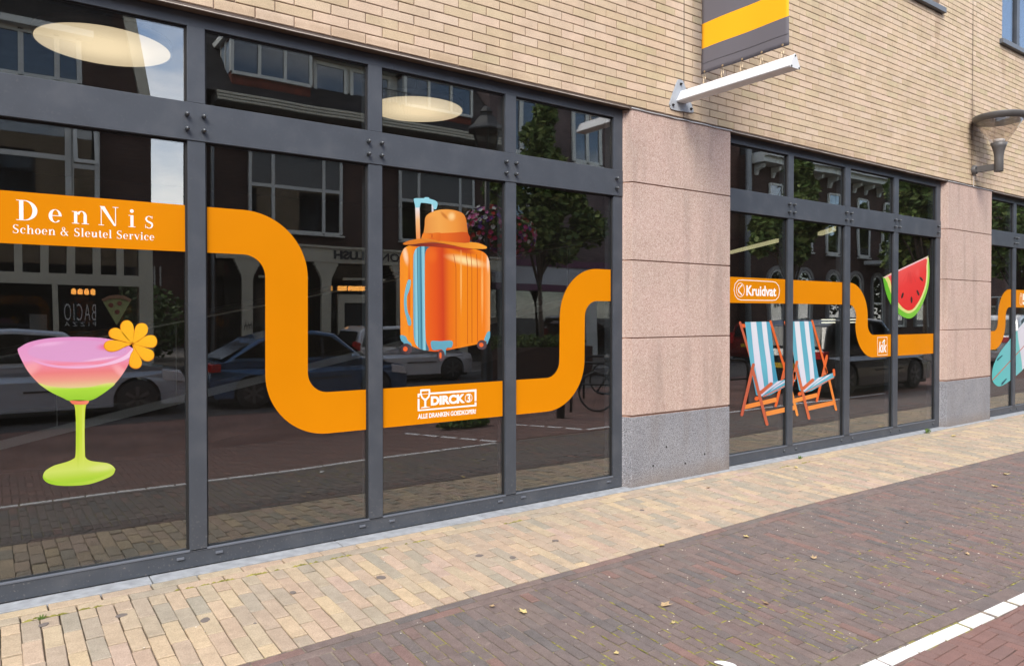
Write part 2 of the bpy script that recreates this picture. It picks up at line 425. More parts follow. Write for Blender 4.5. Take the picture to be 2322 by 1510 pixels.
# dark strip: pale sand joints with moss patches
def joint_mat():
    m = bpy.data.materials.new('joint_sand_moss'); n, l = nodes(m); b = n['Principled BSDF']; b.inputs['Roughness'].default_value = .95
    g = n.new('ShaderNodeNewGeometry')
    a = n.new('ShaderNodeTexNoise'); a.inputs['Scale'].default_value = 1.3; a.inputs['Detail'].default_value = 3
    c = n.new('ShaderNodeTexNoise'); c.inputs['Scale'].default_value = 22; c.inputs['Detail'].default_value = 5
    l.new(g.outputs['Position'], a.inputs['Vector']); l.new(g.outputs['Position'], c.inputs['Vector'])
    r1 = n.new('ShaderNodeValToRGB'); r1.color_ramp.elements[0].position = .40; r1.color_ramp.elements[1].position = .62
    r1.color_ramp.elements[0].color = (.11, .092, .083, 1); r1.color_ramp.elements[1].color = (.26, .22, .17, 1)
    l.new(c.outputs['Fac'], r1.inputs[0])
    r2 = n.new('ShaderNodeMath'); r2.operation = 'MULTIPLY'; l.new(a.outputs['Fac'], r2.inputs[0]); l.new(c.outputs['Fac'], r2.inputs[1])
    r3 = n.new('ShaderNodeMapRange'); r3.inputs[1].default_value = .27; r3.inputs[2].default_value = .33; l.new(r2.outputs[0], r3.inputs[0])
    mx = n.new('ShaderNodeMixRGB'); mx.inputs[2].default_value = (.22, .20, .05, 1); l.new(r3.outputs[0], mx.inputs[0]); l.new(r1.outputs[0], mx.inputs[1])
    l.new(mx.outputs[0], b.inputs['Base Color'])
    return m
m_bed2 = joint_mat()
def strip(name, y0, y1, m, dz=-.007, x0=-30, x1=60, kind='structure'):
    mb = MB(); n = 60
    for k in range(n):
        a, c = x0 + (x1 - x0) * k / n, x0 + (x1 - x0) * (k + 1) / n
        f0 = y0 if callable(y0) else (lambda x: y0); f1 = y1 if callable(y1) else (lambda x: y1)
        ya, yb, yc, yd = f0(a), f0(c), f1(c), f1(a)
        mb.quad((a, ya, gz(ya) + dz), (c, yb, gz(yb) + dz), (c, yc, gz(yc) + dz), (a, yd, gz(yd) + dz))
    o = mb.build(name, m); tag(o, kind=kind)
    return o
Bf = lambda x: interp(BX, x)
Wf = lambda x: interp(WLX, x)
footpath = strip('footpath', .6, Bf, m_bed)
brick_path = strip('brick_path', Bf, -3.15, m_bed2)
road_m = far_brick('road_red_brick', (.20, .105, .085), (.165, .10, .09), (.10, .075, .065), .2, .075, axis='xy')
road = MB()
road.quad((-80, -3.15, ZR - .008), (120, -3.15, ZR - .008), (120, -8.0, ZR - .008), (-80, -8.0, ZR - .008))
road = tag(road.build('cycle_lane', road_m), kind='structure')
asph = mat('asphalt_brownish', (.075, .066, .062), .9, var=.25, vscale=1.2, bump=.3, bscale=300)
tag(MB().box(-80, 120, -12.7, -8.0, ZR - .3, ZR - .004).build('road', asph), kind='structure')
# far pavement with its kerb
m_far_pave = far_brick('far_pavement', (.20, .17, .14), (.15, .13, .115), (.08, .07, .06), .2, .1, axis='xy')
tag(MB().box(-80, 120, -40, -12.9, ZR - .3, .0).build('far_pavement', m_far_pave), kind='structure')
tag(MB().box(-80, 120, -12.9, -12.7, ZR - .3, -.004).build('kerb', mat('kerb_stone', (.33, .33, .32), .8)), kind='structure')
tag(MB().box(-300, 300, -300, 300, -2, -.6).build('ground', mat('ground_earth', (.11, .10, .09), .95)), kind='structure')

# bluestone slabs under the window fronts
m_blue = mat('bluestone', (.30, .32, .345), .65, var=.22, vscale=14, bump=.2, bscale=120)
x = -5.2
while x < 30:
    o = MB().box(x, x + 1.19, -.131, .2, -.05, -.001).build('stone_slab', m_blue, footpath, bevel=.003); x += 1.196

BEIGE_ = [(0, (.43, .31, .24)), (.2, (.47, .36, .255)), (.38, (.34, .295, .235)), (.55, (.43, .325, .245)), (.72, (.37, .31, .245)), (.86, (.52, .395, .26)), (1, (.45, .33, .27))]
BEIGE = [(p, tuple(a + (b_ * k - a) * 1.08 for a, b_, k in zip((.405, .332, .250), c, (.93, .975, .985)))) for p, c in BEIGE_]
kb = dict(rough=.8, grain=160, gstr=.16, blotch=.16, mott=14, stain=((.20, .17, .13), 3.2, .62, .35))
cells = []
for row, yc in enumerate((-.176, -.264)):       # two stretcher rows along the stone
    x = -3.0 + row * .13
    while x < 24:
        cells.append((x, yc, .1255, .0392, 0)); x += .2595
for k in range(int(27 / .0865)):               # running bond at right angles to the wall
    xc = -3 + .0432 + k * .0865
    yb = Bf(xc); y = -.312; off = (.13 if k % 2 else .262) + random.uniform(-.012, .012)
    if k % 2: off = .135 + random.uniform(-.012, .012)
    ys = [y]; yy = y - off
    while yy > yb + .05: ys.append(yy); yy -= .262
    ys.append(yb + .002)
    for a, c in zip(ys, ys[1:]):
        if a - c > .03: cells.append((xc + random.gauss(0, .0012), (a + c) / 2, .0408, (a - c) / 2 - .0058, random.gauss(0, .008)))
lay('paver', cells, gframe, footpath, BEIGE, b=.004, dep=.02, jit=.0018, proud=.0015, tilt=.008, **kb)

DARK_ = [(0, (.145, .108, .10)), (.25, (.17, .125, .112)), (.45, (.12, .105, .102)), (.62, (.165, .12, .11)), (.72, (.135, .11, .105)), (.82, (.20, .118, .10)), (.9, (.18, .115, .105)), (1, (.14, .12, .11))]
DARK = [(p, (c[0] * .96 + .022, c[1] * .98 + .022, c[2] * .98 + .022)) for p, c in DARK_]
kd = dict(rough=.8, grain=190, gstr=.22, blotch=.2, mott=12, stain=((.20, .17, .14), 1.1, .56, .35))
cells = []
for row in range(2):
    x = -3.0 + row * .13
    while x < 24:
        cells.append((x, Bf(x) - .034 - row * .062, .1245, .0275, math.atan2(Bf(x + .1) - Bf(x - .1), .2))); x += .2575
for k in range(int(27 / .0655)):
    xc = -3 + k * .0655
    yt = Bf(xc) - .128; yb = Wf(xc) + .105
    off = (.13 if k % 2 else .26) + random.uniform(-.012, .012)
    ys = [yt]; yy = yt - off
    while yy > yb + .04: ys.append(yy); yy -= .258
    ys.append(yb)
    for a, c in zip(ys, ys[1:]):
        if a - c > .025: cells.append((xc + random.uniform(-.001, .001), (a + c) / 2, .0295, (a - c) / 2 - .0042, random.gauss(0, .006)))
x = -3.0
while x < 24:
    cells.append((x, Wf(x) + .053, .1255, .043, math.atan2(Wf(x + .1) - Wf(x - .1), .2))); x += .2605
lay('brick', cells, gframe, brick_path, DARK, b=.004, dep=.02, jit=.002, proud=.002, tilt=.009, mname='dark_brick', **kd)

# white marking bricks; the line turns off towards the road and comes back (a parking bay mouth)
m_line = mat('white_marking', (.74, .74, .73), .6, var=.06, vscale=30, bump=.15, bscale=90)
line = tag(empty('road_line'), kind='structure')
line['label'] = 'white line of painted bricks between the dark brick strip and the red brick lane'
def white_run(p, q):
    d = math.hypot(q[0] - p[0], q[1] - p[1]); n = max(1, int(d / .262)); a = math.atan2(q[1] - p[1], q[0] - p[0])
    for k in range(n):
        t = (k + .5) / n; X, Y = p[0] + (q[0] - p[0]) * t, p[1] + (q[1] - p[1]) * t
        pm = MB(); piece_mesh(pm, .1235, .038, .004, .02, None, 0, .002)
        o = pm.build('marking_brick', m_line, line); o.matrix_world = gframe(X, Y) @ Matrix.Translation((0, 0, .001 if Y > -3.15 else .003)) @ Matrix.Rotation(a + random.gauss(0, .006), 4, 'Z')
xs = [-4 + .262 * 4 * k for k in range(9)] + [5.55]
for a, c in zip(xs, xs[1:]): white_run((a, Wf(a) - .043), (c, Wf(c) - .043))
white_run((5.6, -3.2), (4.9, -4.6)); white_run((6.7, -4.4), (7.26, -3.34)); white_run((7.3, -3.3), (16, -3.3))

# red herringbone bricks just beyond the white line
RED = [(0, (.205, .125, .11)), (.3, (.225, .13, .112)), (.6, (.19, .122, .11)), (.8, (.215, .135, .12)), (1, (.175, .118, .105))]
cells = []; uw = .0660
# lattice: horizontal brick (3x1) at (k, k) stepped diagonally, vertical brick (1x3) to its right; rows repeat every 6 along x
for k in range(-4, 34):
    for m_ in range(-16, 26):
        hx0, hy0 = k + 6 * m_, k
        for typ, cx, cy, ha, hb in (('h', hx0 + 1.5, hy0 + .5, 1.5, .5), ('v', hx0 + 3.5, hy0 - .5 + 0, .5, 1.5)):
            X = 1.0 + cx * uw; Y = -4.9 + cy * uw
            if not (-2.5 < X < 8.5): continue
            lim = Wf(X) - .086
            hw, hh = ha * uw - .003, hb * uw - .003
            top, bot = Y + hh, Y - hh
            if bot > lim - .012 or top < -4.9: continue
            if top > lim: top = lim
            cells.append((X, (top + bot) / 2, hw, (top - bot) / 2, random.gauss(0, .006)))
lay('red_brick', cells, gframe, road, RED, b=.004, dep=.02, jit=.002, proud=.0015, tilt=.007, rough=.82, grain=190, gstr=.16, blotch=.14)

# moss in the joints, litter, leaves
m_moss = mat('moss', (.21, .21, .035), .95, var=.5, vscale=40, bump=.6, bscale=300, col2=(.36, .33, .08))
moss = MB()
def blob(mb, X, Y, l, w, a, h):
    i = len(mb.v); n = 7
    pts = []
    for k in range(n):
        t = 6.283 * k / n; rr = random.uniform(.7, 1.15)
        px, py = math.cos(t) * l * rr, math.sin(t) * w * rr
        pts.append((X + px * math.cos(a) - py * math.sin(a), Y + px * math.sin(a) + py * math.cos(a)))
    mb.v += [(p[0], p[1], gz(p[1]) - .002) for p in pts] + [(X, Y, gz(Y) + h)]
    for k in range(n): mb.f.append((i + k, i + (k + 1) % n, i + n)); mb.r.append(0)
random.seed(11)
cl = [(random.uniform(2.4, 8.5), random.uniform(-2.95, -2.05)) for _ in range(95)] + [(random.uniform(1.4, 4), random.uniform(-2.9, -2.0)) for _ in range(16)]
for cx, cy in cl:
    for _ in range(random.randint(2, 7)):
        X = cx + random.gauss(0, .12); k = round((X + 3) / .0655 - .5); X = -3 + (k + .5) * .0655
        Y = cy + random.gauss(0, .12)
        if Y < Wf(X) + .1 or Y > Bf(X) - .13: continue
        if random.random() < .25: blob(moss, X + .03, Y, .028, .006, 0, .003)
        else: blob(moss, X, Y, random.uniform(.015, .05), random.uniform(.004, .009), math.pi / 2 + random.gauss(0, .04), .003)
for X in [.21, .27, .42, .95, 1.12, 1.2, 1.34, 1.36, 1.62, 1.9, 2.2, 2.45, 3.3, 6.8, 7.2, 9.8]:
    for _ in range(7): blob(moss, X + random.gauss(0, .05), -.31 + random.gauss(0, .004), random.uniform(.012, .03), .006, 0, .006)
for X in [x_ * .19 for x_ in range(14, 48)]:
    if random.random() < .6: blob(moss, X, Wf(X) + .101, .05, .006, 0, .003)
moss = tag(moss.build('moss', m_moss), 'yellow-green moss growing in the joints of the dark bricks', 'moss', kind='stuff')
grit = MB(); random.seed(5)
for _ in range(300):
    X, Y = random.uniform(.6, 9), random.uniform(-2.95, -1.42)
    if random.random() < .2: Y = random.uniform(-1.3, -.2)
    s = random.uniform(.0015, .0045); z = gz(Y) + .002
    a = random.uniform(0, 3.14); dx, dy = math.cos(a) * s * random.uniform(1, 2.4), math.sin(a) * s
    i = len(grit.v); grit.v += [(X - dx, Y - dy, z), (X + dy, Y - dx, z), (X + dx, Y + dy, z), (X - dy, Y + dx, z), (X, Y, z + .004)]
    for k in range(4): grit.f.append((i + k, i + (k + 1) % 4, i + 4)); grit.r.append(0)
tag(grit.build('litter_crumbs', mat('crumbs', (.55, .50, .43), .9, var=.3, vscale=9)), 'pale crumbs and blossom bits scattered over the bricks', 'litter', kind='stuff')
m_gum = mat('gum', (.15, .13, .12), .85)
GUMS = ['leftmost dark gum spot, between the second paver row and the left edge', 'dark gum spot in front of the first window bar', 'large dark gum spot below the second pane', 'dark gum spot below the suitcase, nearer the wall of a pair', 'dark gum spot below the suitcase, farther out of a pair', 'small dark gum spot halfway between the first two window bars', 'dark gum spot near the dark bricks, before the last pane', 'gum spot beside the tuft of weed below the cocktail', 'tiny dark speck of gum at the near edge of the beige pavers', 'gum spot on the beige pavers before the first pier']
for k, (X, Y, w) in enumerate(((.56, -.505, .030), (.92, -.80, .030), (1.96, -.77, .034), (2.68, -.78, .030), (2.85, -.93, .028), (1.43, -.70, .022), (3.31, -.82, .027), (.21, -.41, .027), (1.13, -.98, .01), (4.4, -.62, .022))):
    mb = MB(); pts = [(math.cos(6.283 * j / 14) * w * random.uniform(.85, 1.1), math.sin(6.283 * j / 14) * w * .8 * random.uniform(.8, 1.1)) for j in range(14)]
    mb.prism(pts, lambda a, c, d: (a, c, d), .0012, -.001)
    o = mb.build('gum_spot', m_gum); o.matrix_world = gframe(X, Y) @ Matrix.Translation((0, 0, .0012)) @ Matrix.Rotation(k, 4, 'Z')
    tag(o, GUMS[k], 'gum spot', 'gum spots on the beige pavers')
m_leaf = [mat('leaf_tan', (.50, .36, .20), .7, var=.3, vscale=30), mat('leaf_yellow', (.62, .50, .22), .7, var=.25, vscale=30), mat('leaf_brown', (.30, .20, .12), .8, var=.3, vscale=30)]
LV = [(2.3, -1.49, .022, 0, 'small curled tan leaf, left of a pair near the beige edge'), (2.41, -1.66, .030, 1, 'pale bow-shaped leaf, right of a pair near the beige edge'),
      (3.88, -1.31, .026, 1, 'pale yellow leaf lying at the edge of the beige pavers, below the first pier'), (3.14, -2.02, .034, 0, 'large tan leaf in the middle of the dark brick strip'),
      (4.58, -1.53, .024, 1, 'small yellow leaf on the dark bricks below the deck chair stickers'), (4.60, -2.05, .026, 0, 'tan leaf further out on the dark bricks below the deck chairs'),
      (7.95, -1.9, .032, 1, 'pale leaf pair on the dark bricks near the right edge of the photo'), (5.63, -2.6, .022, 0, 'narrow curled leaf with dark shade below, on the dark bricks far right'),
      (2.52, -2.27, .018, 1, 'tiny leaf scrap on the dark bricks, left of the white paper scrap'), (8.6, -1.73, .034, 1, 'cream leaf at the very right edge of the dark bricks'),
      (3.02, -2.2, .014, 1, 'tiny pale leaf scrap just in front of the large tan leaf'), (5.45, -.45, .03, 0, 'brown leaf on the beige pavers at the foot of the first pier'), (10.4, -.45, .04, 1, 'yellow leaf on the beige pavers before the second pier'),
      (3.68, -2.33, .02, 2, 'dark curled leaf stalk on the dark bricks'), (6.0, -2.0, .016, 2, 'small dark leaf on the dark bricks far right'), (6.9, -.42, .03, 1, 'yellowish leaf against the stone sill of the second window front')]
for k, (X, Y, s, mi, lab) in enumerate(LV):
    mb = MB(); random.seed(50 + k); n = 12; pts = []
    for j in range(n):
        t = 6.283 * j / n; rr = (1 if j % 2 else .62) * random.uniform(.75, 1.15) * (1 + .5 * math.cos(t))
        pts.append((math.cos(t) * s * rr, math.sin(t) * s * rr * .8))
    i = 0; mb.v += [(p[0], p[1], .004 + .35 * abs(p[1]) + .2 * max(0, p[0]) + random.uniform(0, .004)) for p in pts] + [(0, 0, .002)]
    for j in range(n): mb.f.append((j, (j + 1) % n, n)); mb.r.append(0)
    o = mb.build('fallen_leaf', m_leaf[mi], smooth=True); so = o.modifiers.new('s', 'SOLIDIFY'); so.thickness = .0006
    o.matrix_world = gframe(X, Y) @ Matrix.Translation((0, 0, .002)) @ Matrix.Rotation(random.uniform(0, 6), 4, 'Z')
    tag(o, lab, 'leaf', 'fallen leaves on the pavement')
mb = MB(); mb.prism(catmull([(-.05, .004), (-.03, .018), (0, .024), (.04, .014), (.055, -.006), (.03, -.02), (.012, -.012), (0, -.02), (-.02, -.01)]), lambda a, c, d: (a, c, d + .05 * abs(c)), .006, .003)
o = mb.build('paper_scrap', mat('paper', (.80, .81, .80), .7, var=0)); o.matrix_world = gframe(2.90, -2.64) @ Matrix.Rotation(-.9, 4, 'Z')
tag(o, 'white torn scrap of paper on the dark bricks near the bottom edge', 'paper scrap')
m_grass = mat('weed_green', (.10, .17, .03), .8, var=.3, vscale=30)
for k, (X, Y, s, lab) in enumerate(((.205, -.325, .02, 'tuft of weed at the paver edge below the cocktail sticker'), (10.35, -.15, .055, 'green weed growing at the foot of the window front beside the second pier'), (7.35, -.17, .03, 'low weed at the stone sill below the second deck chair'), (13.2, -.3, .035, 'yellowish weed beyond the second pier'))):
    mb = MB(); random.seed(k)
    for _ in range(26):
        a = random.uniform(0, 6.28); l_ = random.uniform(.4, 1.2) * s; dx, dy = math.cos(a) * l_ * .8, math.sin(a) * l_ * .6; hh = random.uniform(.3, 1.3) * s; w = .003
        x0, y0 = random.gauss(0, s * .3), random.gauss(0, s * .2)
        i = len(mb.v); mb.v += [(x0 - w, y0, 0), (x0 + w, y0, 0), (x0 + dx * .6 + w, y0 + dy * .6, hh), (x0 + dx, y0 + dy, hh * .8)]; mb.f.append((i, i + 1, i + 2, i + 3)); mb.r.append(0)
    o = mb.build('weed_tuft', m_grass, fix=False); o.location = (X, Y, gz(Y)); tag(o, lab, 'weed', 'weeds in the paving')
# ================================================================== THE SHOP BUILDING
PY = -.08                       # face of bricks and piers; the window frames stand at y = 0
shop = thing('shop_building', 'beige brick shop building with grey window fronts and pink stone piers', 'building')
m_frame = mat('frame_grey_paint', (.058, .067, .083), .42, var=.10, vscale=5, spec=.4)
m_frame2 = mat('frame_grey_bead', (.12, .135, .165), .38, var=.05, vscale=3)
def frame_dirt(m):                  # dust specks and splashes, thickest by the pavement
    n, l = m.node_tree.nodes, m.node_tree.links; b = n['Principled BSDF']; src = b.inputs['Base Color'].links[0].from_socket
    g = n.new('ShaderNodeNewGeometry'); z = n.new('ShaderNodeSeparateXYZ'); l.new(g.outputs['Position'], z.inputs[0])
    a = n.new('ShaderNodeTexNoise'); a.inputs['Scale'].default_value = 60; a.inputs['Detail'].default_value = 4; l.new(g.outputs['Position'], a.inputs['Vector'])
    c = n.new('ShaderNodeTexNoise'); c.inputs['Scale'].default_value = 5; c.inputs['Detail'].default_value = 6; l.new(g.outputs['Position'], c.inputs['Vector'])
    r = n.new('ShaderNodeMapRange'); r.inputs[1].default_value = .6; r.inputs[2].default_value = .75; l.new(a.outputs['Fac'], r.inputs[0])
    zz = n.new('ShaderNodeMapRange'); zz.inputs[1].default_value = .45; zz.inputs[2].default_value = .0; zz.inputs[3].default_value = .12; zz.inputs[4].default_value = .9; l.new(z.outputs[2], zz.inputs[0])
    m1 = n.new('ShaderNodeMath'); m1.operation = 'MULTIPLY'; l.new(r.outputs[0], m1.inputs[0]); l.new(zz.outputs[0], m1.inputs[1])
    m2 = n.new('ShaderNodeMapRange'); m2.inputs[1].default_value = .52; m2.inputs[2].default_value = .8; m2.inputs[4].default_value = .13; l.new(c.outputs['Fac'], m2.inputs[0])
    m3 = n.new('ShaderNodeMath'); m3.operation = 'MAXIMUM'; l.new(m1.outputs[0], m3.inputs[0]); l.new(m2.outputs[0], m3.inputs[1])
    x = n.new('ShaderNodeMixRGB'); x.inputs[2].default_value = (.20, .19, .18, 1); l.new(m3.outputs[0], x.inputs[0]); l.new(src, x.inputs[1]); l.new(x.outputs[0], b.inputs['Base Color'])
frame_dirt(m_frame)
m_bolt = mat('bolt_steel', (.10, .11, .12), .3, metal=.6, var=0)
m_black = mat('rubber_black', (.012, .012, .013), .7, var=0)
m_shop_glass = glass('shop_glass', (.80, .82, .81), .125, .56, wav=.0016, wscale=.9, dust=.004)
ZT0, ZT1, ZTOP, ZF = 2.695, 2.932, 3.41, 3.495
BAYS = [(-5.2, 4.77, [-3.64 + .0, -2.63, -1.415, -.20], 1), (6.16, 11.02, [], 2), (12.40, 17.3, [], 3), (18.7, 23.6, [], 4)]
MULL = {1: [(-4.96 + 0, -4.856), (-3.85, -3.745), (-2.636, -2.531), (-1.421, -1.316), (-.206, -.101), (1.009, 1.114), (2.231, 2.339), (3.444, 3.551)],
        2: [(7.358, 7.460), (8.537, 8.656), (9.719, 9.835)], 3: [(13.544, 13.649), (14.73, 14.84), (15.92, 16.03)], 4: [(19.9, 20.0), (21.1, 21.2), (22.3, 22.4)]}
JAMB = {1: (-5.1, 4.658), 2: (6.28, 10.898), 3: (12.48, 17.2), 4: (18.8, 23.5)}
bolt_me = MB().lathe([(.0125, 0), (.0135, -.012), (.0135, -.026), (.010, -.036), (.004, -.041)], (0, 0, 0), 12, 'y').mesh('bolt', m_bolt, True)
for xl, xr, _, bi in BAYS:
    jl, jr = JAMB[bi]
    fr = MB().box(xl, xr, .0, .12, .006, .104)                       # bottom rail
    fr.box(xl, jl, .0, .12, .104, ZF); fr.box(jr, xr, .0, .12, .104, ZF)      # jambs
    fr.box(jl, jr, .0, .12, ZTOP, ZF)                                # head
    front = fr.build('window_front', m_frame, shop, bevel=.002)
    MB().box(jl, jr, -.004, .02, .104, .116).build('sill_bead', m_frame2, front, bevel=.002)
    MB().box(xl, xr, .03, .15, .0, .006).build('shadow_gap', m_black, front)
    xs = MULL[bi]
    tr = MB().box(xl + .005, xr - .005, -.010, .11, ZT0, ZT1).build('transom', m_frame, front, bevel=.0025)
    for a, c in xs:
        MB().box(a, c, -.004, .118, .106, ZT0 - .002).build('mullion', m_frame, front, bevel=.002)
        MB().box(a, c, -.004, .118, ZT1 + .002, ZTOP).build('mullion', m_frame, front, bevel=.002)
    bx = [p for a, c in xs for p in (a - .006, c - .012)] + [jr + .02]
    for X in bx:
        for Z in (2.851, 2.761):
            o = bpy.data.objects.new('bolt', bolt_me); COL.objects.link(o); o.location = (X, -.010, Z); o.parent = front
    caps = [p for a, c in xs for p in (a - .055, c + .072)] + [jr - .06]
    for X in caps:
        if bi == 1: MB().box(X - .022, X + .022, -.012, 0.002, .066, .080).build('drain_cap', m_frame2, front, bevel=.002)
        else: MB().lathe([(.017, .001), (.017, -.008), (.010, -.013)], (X, 0, .06), 14, 'y').build('drain_cap', m_bolt, front, True)
    edges = [jl] + [p for a, c in xs for p in (a, c)] + [jr]
    for a, c in zip(edges[::2], edges[1::2]):
        for z0, z1 in ((.116, ZT0), (ZT1, ZTOP)):
            t = random.gauss(0, .0007)
            mb = MB().box(a + .004, c - .004, GF, GF + .010, z0 + .003, z1 - .003)
            for k, v in enumerate(mb.v):  # panes are never perfectly parallel
                mb.v[k] = (v[0], v[1] + t * (v[2] - 1.6) * .6, v[2])
            mb.build('pane', m_shop_glass, front)
            g = MB()                                                     # dark gasket round the pane
            for q in ((a + .0005, a + .012, z0, z1), (c - .012, c - .0005, z0, z1)): g.box(q[0], q[1], GF - .009, GF - .001, q[2], q[3])
            g.box(a + .012, c - .012, GF - .009, GF - .001, z1 - .012, z1 - .0005)
            g.build('gasket', m_black, front)
# piers: granite foot, four pink blocks
def stone(name, col, grains, scale, rough=.8, col3=None):
    m = bpy.data.materials.new(name); n, l = nodes(m); b = n['Principled BSDF']; b.inputs['Roughness'].default_value = rough; b.inputs['Specular IOR Level'].default_value = .25
    g = n.new('ShaderNodeNewGeometry')
    a = n.new('ShaderNodeTexNoise'); a.inputs['Scale'].default_value = 2.2; a.inputs['Detail'].default_value = 6; l.new(g.outputs['Position'], a.inputs['Vector'])
    r1 = n.new('ShaderNodeValToRGB'); r1.color_ramp.elements[0].position = .3; r1.color_ramp.elements[1].position = .7
    r1.color_ramp.elements[0].color = (*col[0], 1); r1.color_ramp.elements[1].color = (*col[1], 1); l.new(a.outputs['Fac'], r1.inputs[0])
    last = r1.outputs[0]
    for sc, lo, hi, c, f in grains:
        v = n.new('ShaderNodeTexNoise'); v.inputs['Scale'].default_value = sc; v.inputs['Detail'].default_value = 2; l.new(g.outputs['Position'], v.inputs['Vector'])
        mr = n.new('ShaderNodeMapRange'); mr.inputs[1].default_value = lo; mr.inputs[2].default_value = hi; mr.inputs[4].default_value = f; l.new(v.outputs['Fac'], mr.inputs[0])
        mx = n.new('ShaderNodeMixRGB'); mx.inputs[2].default_value = (*c, 1); l.new(mr.outputs[0], mx.inputs[0]); l.new(last, mx.inputs[1]); last = mx.outputs[0]
    # rain streaks and splashed dirt near the ground
    mp = n.new('ShaderNodeMapping'); mp.inputs['Scale'].default_value = (7, 7, .9); l.new(g.outputs['Position'], mp.inputs[0])
    s1 = n.new('ShaderNodeTexNoise'); s1.inputs['Scale'].default_value = 1; s1.inputs['Detail'].default_value = 5; l.new(mp.outputs[0], s1.inputs['Vector'])
    s2 = n.new('ShaderNodeMapRange'); s2.inputs[1].default_value = .5; s2.inputs[2].default_value = .72; s2.inputs[4].default_value = .30; l.new(s1.outputs['Fac'], s2.inputs[0])
    s3 = n.new('ShaderNodeMixRGB'); s3.inputs[2].default_value = (.16, .13, .115, 1); l.new(s2.outputs[0], s3.inputs[0]); l.new(last, s3.inputs[1])
    z1 = n.new('ShaderNodeSeparateXYZ'); l.new(g.outputs['Position'], z1.inputs[0])
    z2 = n.new('ShaderNodeMapRange'); z2.inputs[1].default_value = .16; z2.inputs[2].default_value = .0; z2.inputs[4].default_value = .9; l.new(z1.outputs[2], z2.inputs[0])
    z3 = n.new('ShaderNodeMath'); z3.operation = 'MULTIPLY'; l.new(z2.outputs[0], z3.inputs[0]); l.new(a.outputs['Fac'], z3.inputs[1])
    z4 = n.new('ShaderNodeMixRGB'); z4.inputs[2].default_value = (.20, .145, .10, 1); l.new(z3.outputs[0], z4.inputs[0]); l.new(s3.outputs[0], z4.inputs[1])
    l.new(z4.outputs[0], b.inputs['Base Color'])
    v = n.new('ShaderNodeTexNoise'); v.inputs['Scale'].default_value = scale; v.inputs['Detail'].default_value = 5; l.new(g.outputs['Position'], v.inputs['Vector'])
    bp = n.new('ShaderNodeBump'); bp.inputs['Strength'].default_value = .5; bp.inputs['Distance'].default_value = .003; l.new(v.outputs['Fac'], bp.inputs['Height']); l.new(bp.outputs[0], b.inputs['Normal'])
    return m
m_pink = stone('pink_stone', ((.42, .325, .275), (.485, .355, .31)), ((120, .54, .60, (.60, .49, .44), .8), (105, .43, .37, (.29, .18, .15), .75)), 100)
m_gran = stone('blue_granite', ((.20, .205, .228), (.27, .275, .295)), ((125, .52, .59, (.40, .41, .45), .85), (135, .47, .40, (.07, .075, .09), .85)), 120)
m_groove = mat('stone_joint', (.30, .17, .12), .9)
def pier(xa, xb):
    p = empty('pier', parent=shop)
    def plan(ins=0):                                                 # splayed corners
        return [(xa - .045 , .1), (xa - .045, .0), (xa - .028, -.012), (xa, PY), (xb, PY), (xb + .028, -.012), (xb + .045, 0), (xb + .045, .1)]
    def blk(name, z0, z1, m, cx=0):
        pl = plan(); q = MB(); q.prism(pl, lambda a, c, d: (a, c, d), z0, z1); return q.build(name, m, p, bevel=.004)
    pc = MB(); pc.prism([(xa - .042, .1), (xa - .042, .012), (xa + .012, PY + .012), (xb - .012, PY + .012), (xb + .042, .012), (xb + .042, .1)], lambda a, c, d: (a, c, d), .02, 3.49)
    pc.build('joint_core', m_groove, p)
    blk('granite_block', -.03, .650, m_gran)
    for z0, z1 in ((.668, 1.379), (1.389, 2.100), (2.110, 2.820), (2.830, 3.494)): blk('stone_block', z0, z1, m_pink)
    return p
p1 = pier(4.816, 6.230); pier(11.075, 12.505); pier(17.3 + .05, 18.65); pier(-6.6, -5.2)
for X, Z in ((5.10, .17), (5.28, .33), (5.84, .20), (5.55, .14)):   # bolt holes in the granite foot
    MB().lathe([(.011, 0), (.011, -.0015)], (X, PY + .0, Z), 10, 'y').build('bolt_hole', m_black, p1)
# steel angle under the bricks and the light flashing over the piers
m_lintel = mat('lintel_bronze', (.115, .085, .068), .45, var=.2, vscale=5)
m_lip = mat('lintel_lip', (.42, .38, .34), .5, var=.35, vscale=7)
lint = MB().box(-6.6, 30, PY + .012, .13, 3.499, 3.509).build('lintel', m_lintel, shop)
MB().box(-6.6, 30, PY + .008, PY + .012, 3.492, 3.519).build('lintel_lip', m_lintel, lint)
def lipseg(a, c):
    n = int((c - a) / .12); mb = MB()
    pts = [(a + (c - a) * k / n, PY + .004 + random.uniform(-.0015, .0015), 3.4975 + random.uniform(-.001, .001)) for k in range(n + 1)]
    mb.tube(pts, .0042, 6); mb.build('flashing', m_lip, lint, True)
for a, c in ((-5.2, 4.78), (6.24, 11.05), (12.51, 17.3)): lipseg(a, c)
for a, c in ((4.80, 6.24), (11.06, 12.52), (17.33, 18.67)):
    n = 14; mb = MB(); pts = [(a + (c - a) * k / n, PY - .006 + random.uniform(-.003, .002), 3.497 + random.uniform(-.003, .003)) for k in range(n + 1)]
    mb.tube(pts, .0065, 6); mb.build('flashing', mat('lead_flashing', (.42, .43, .45), .5, var=.2), lint, True)
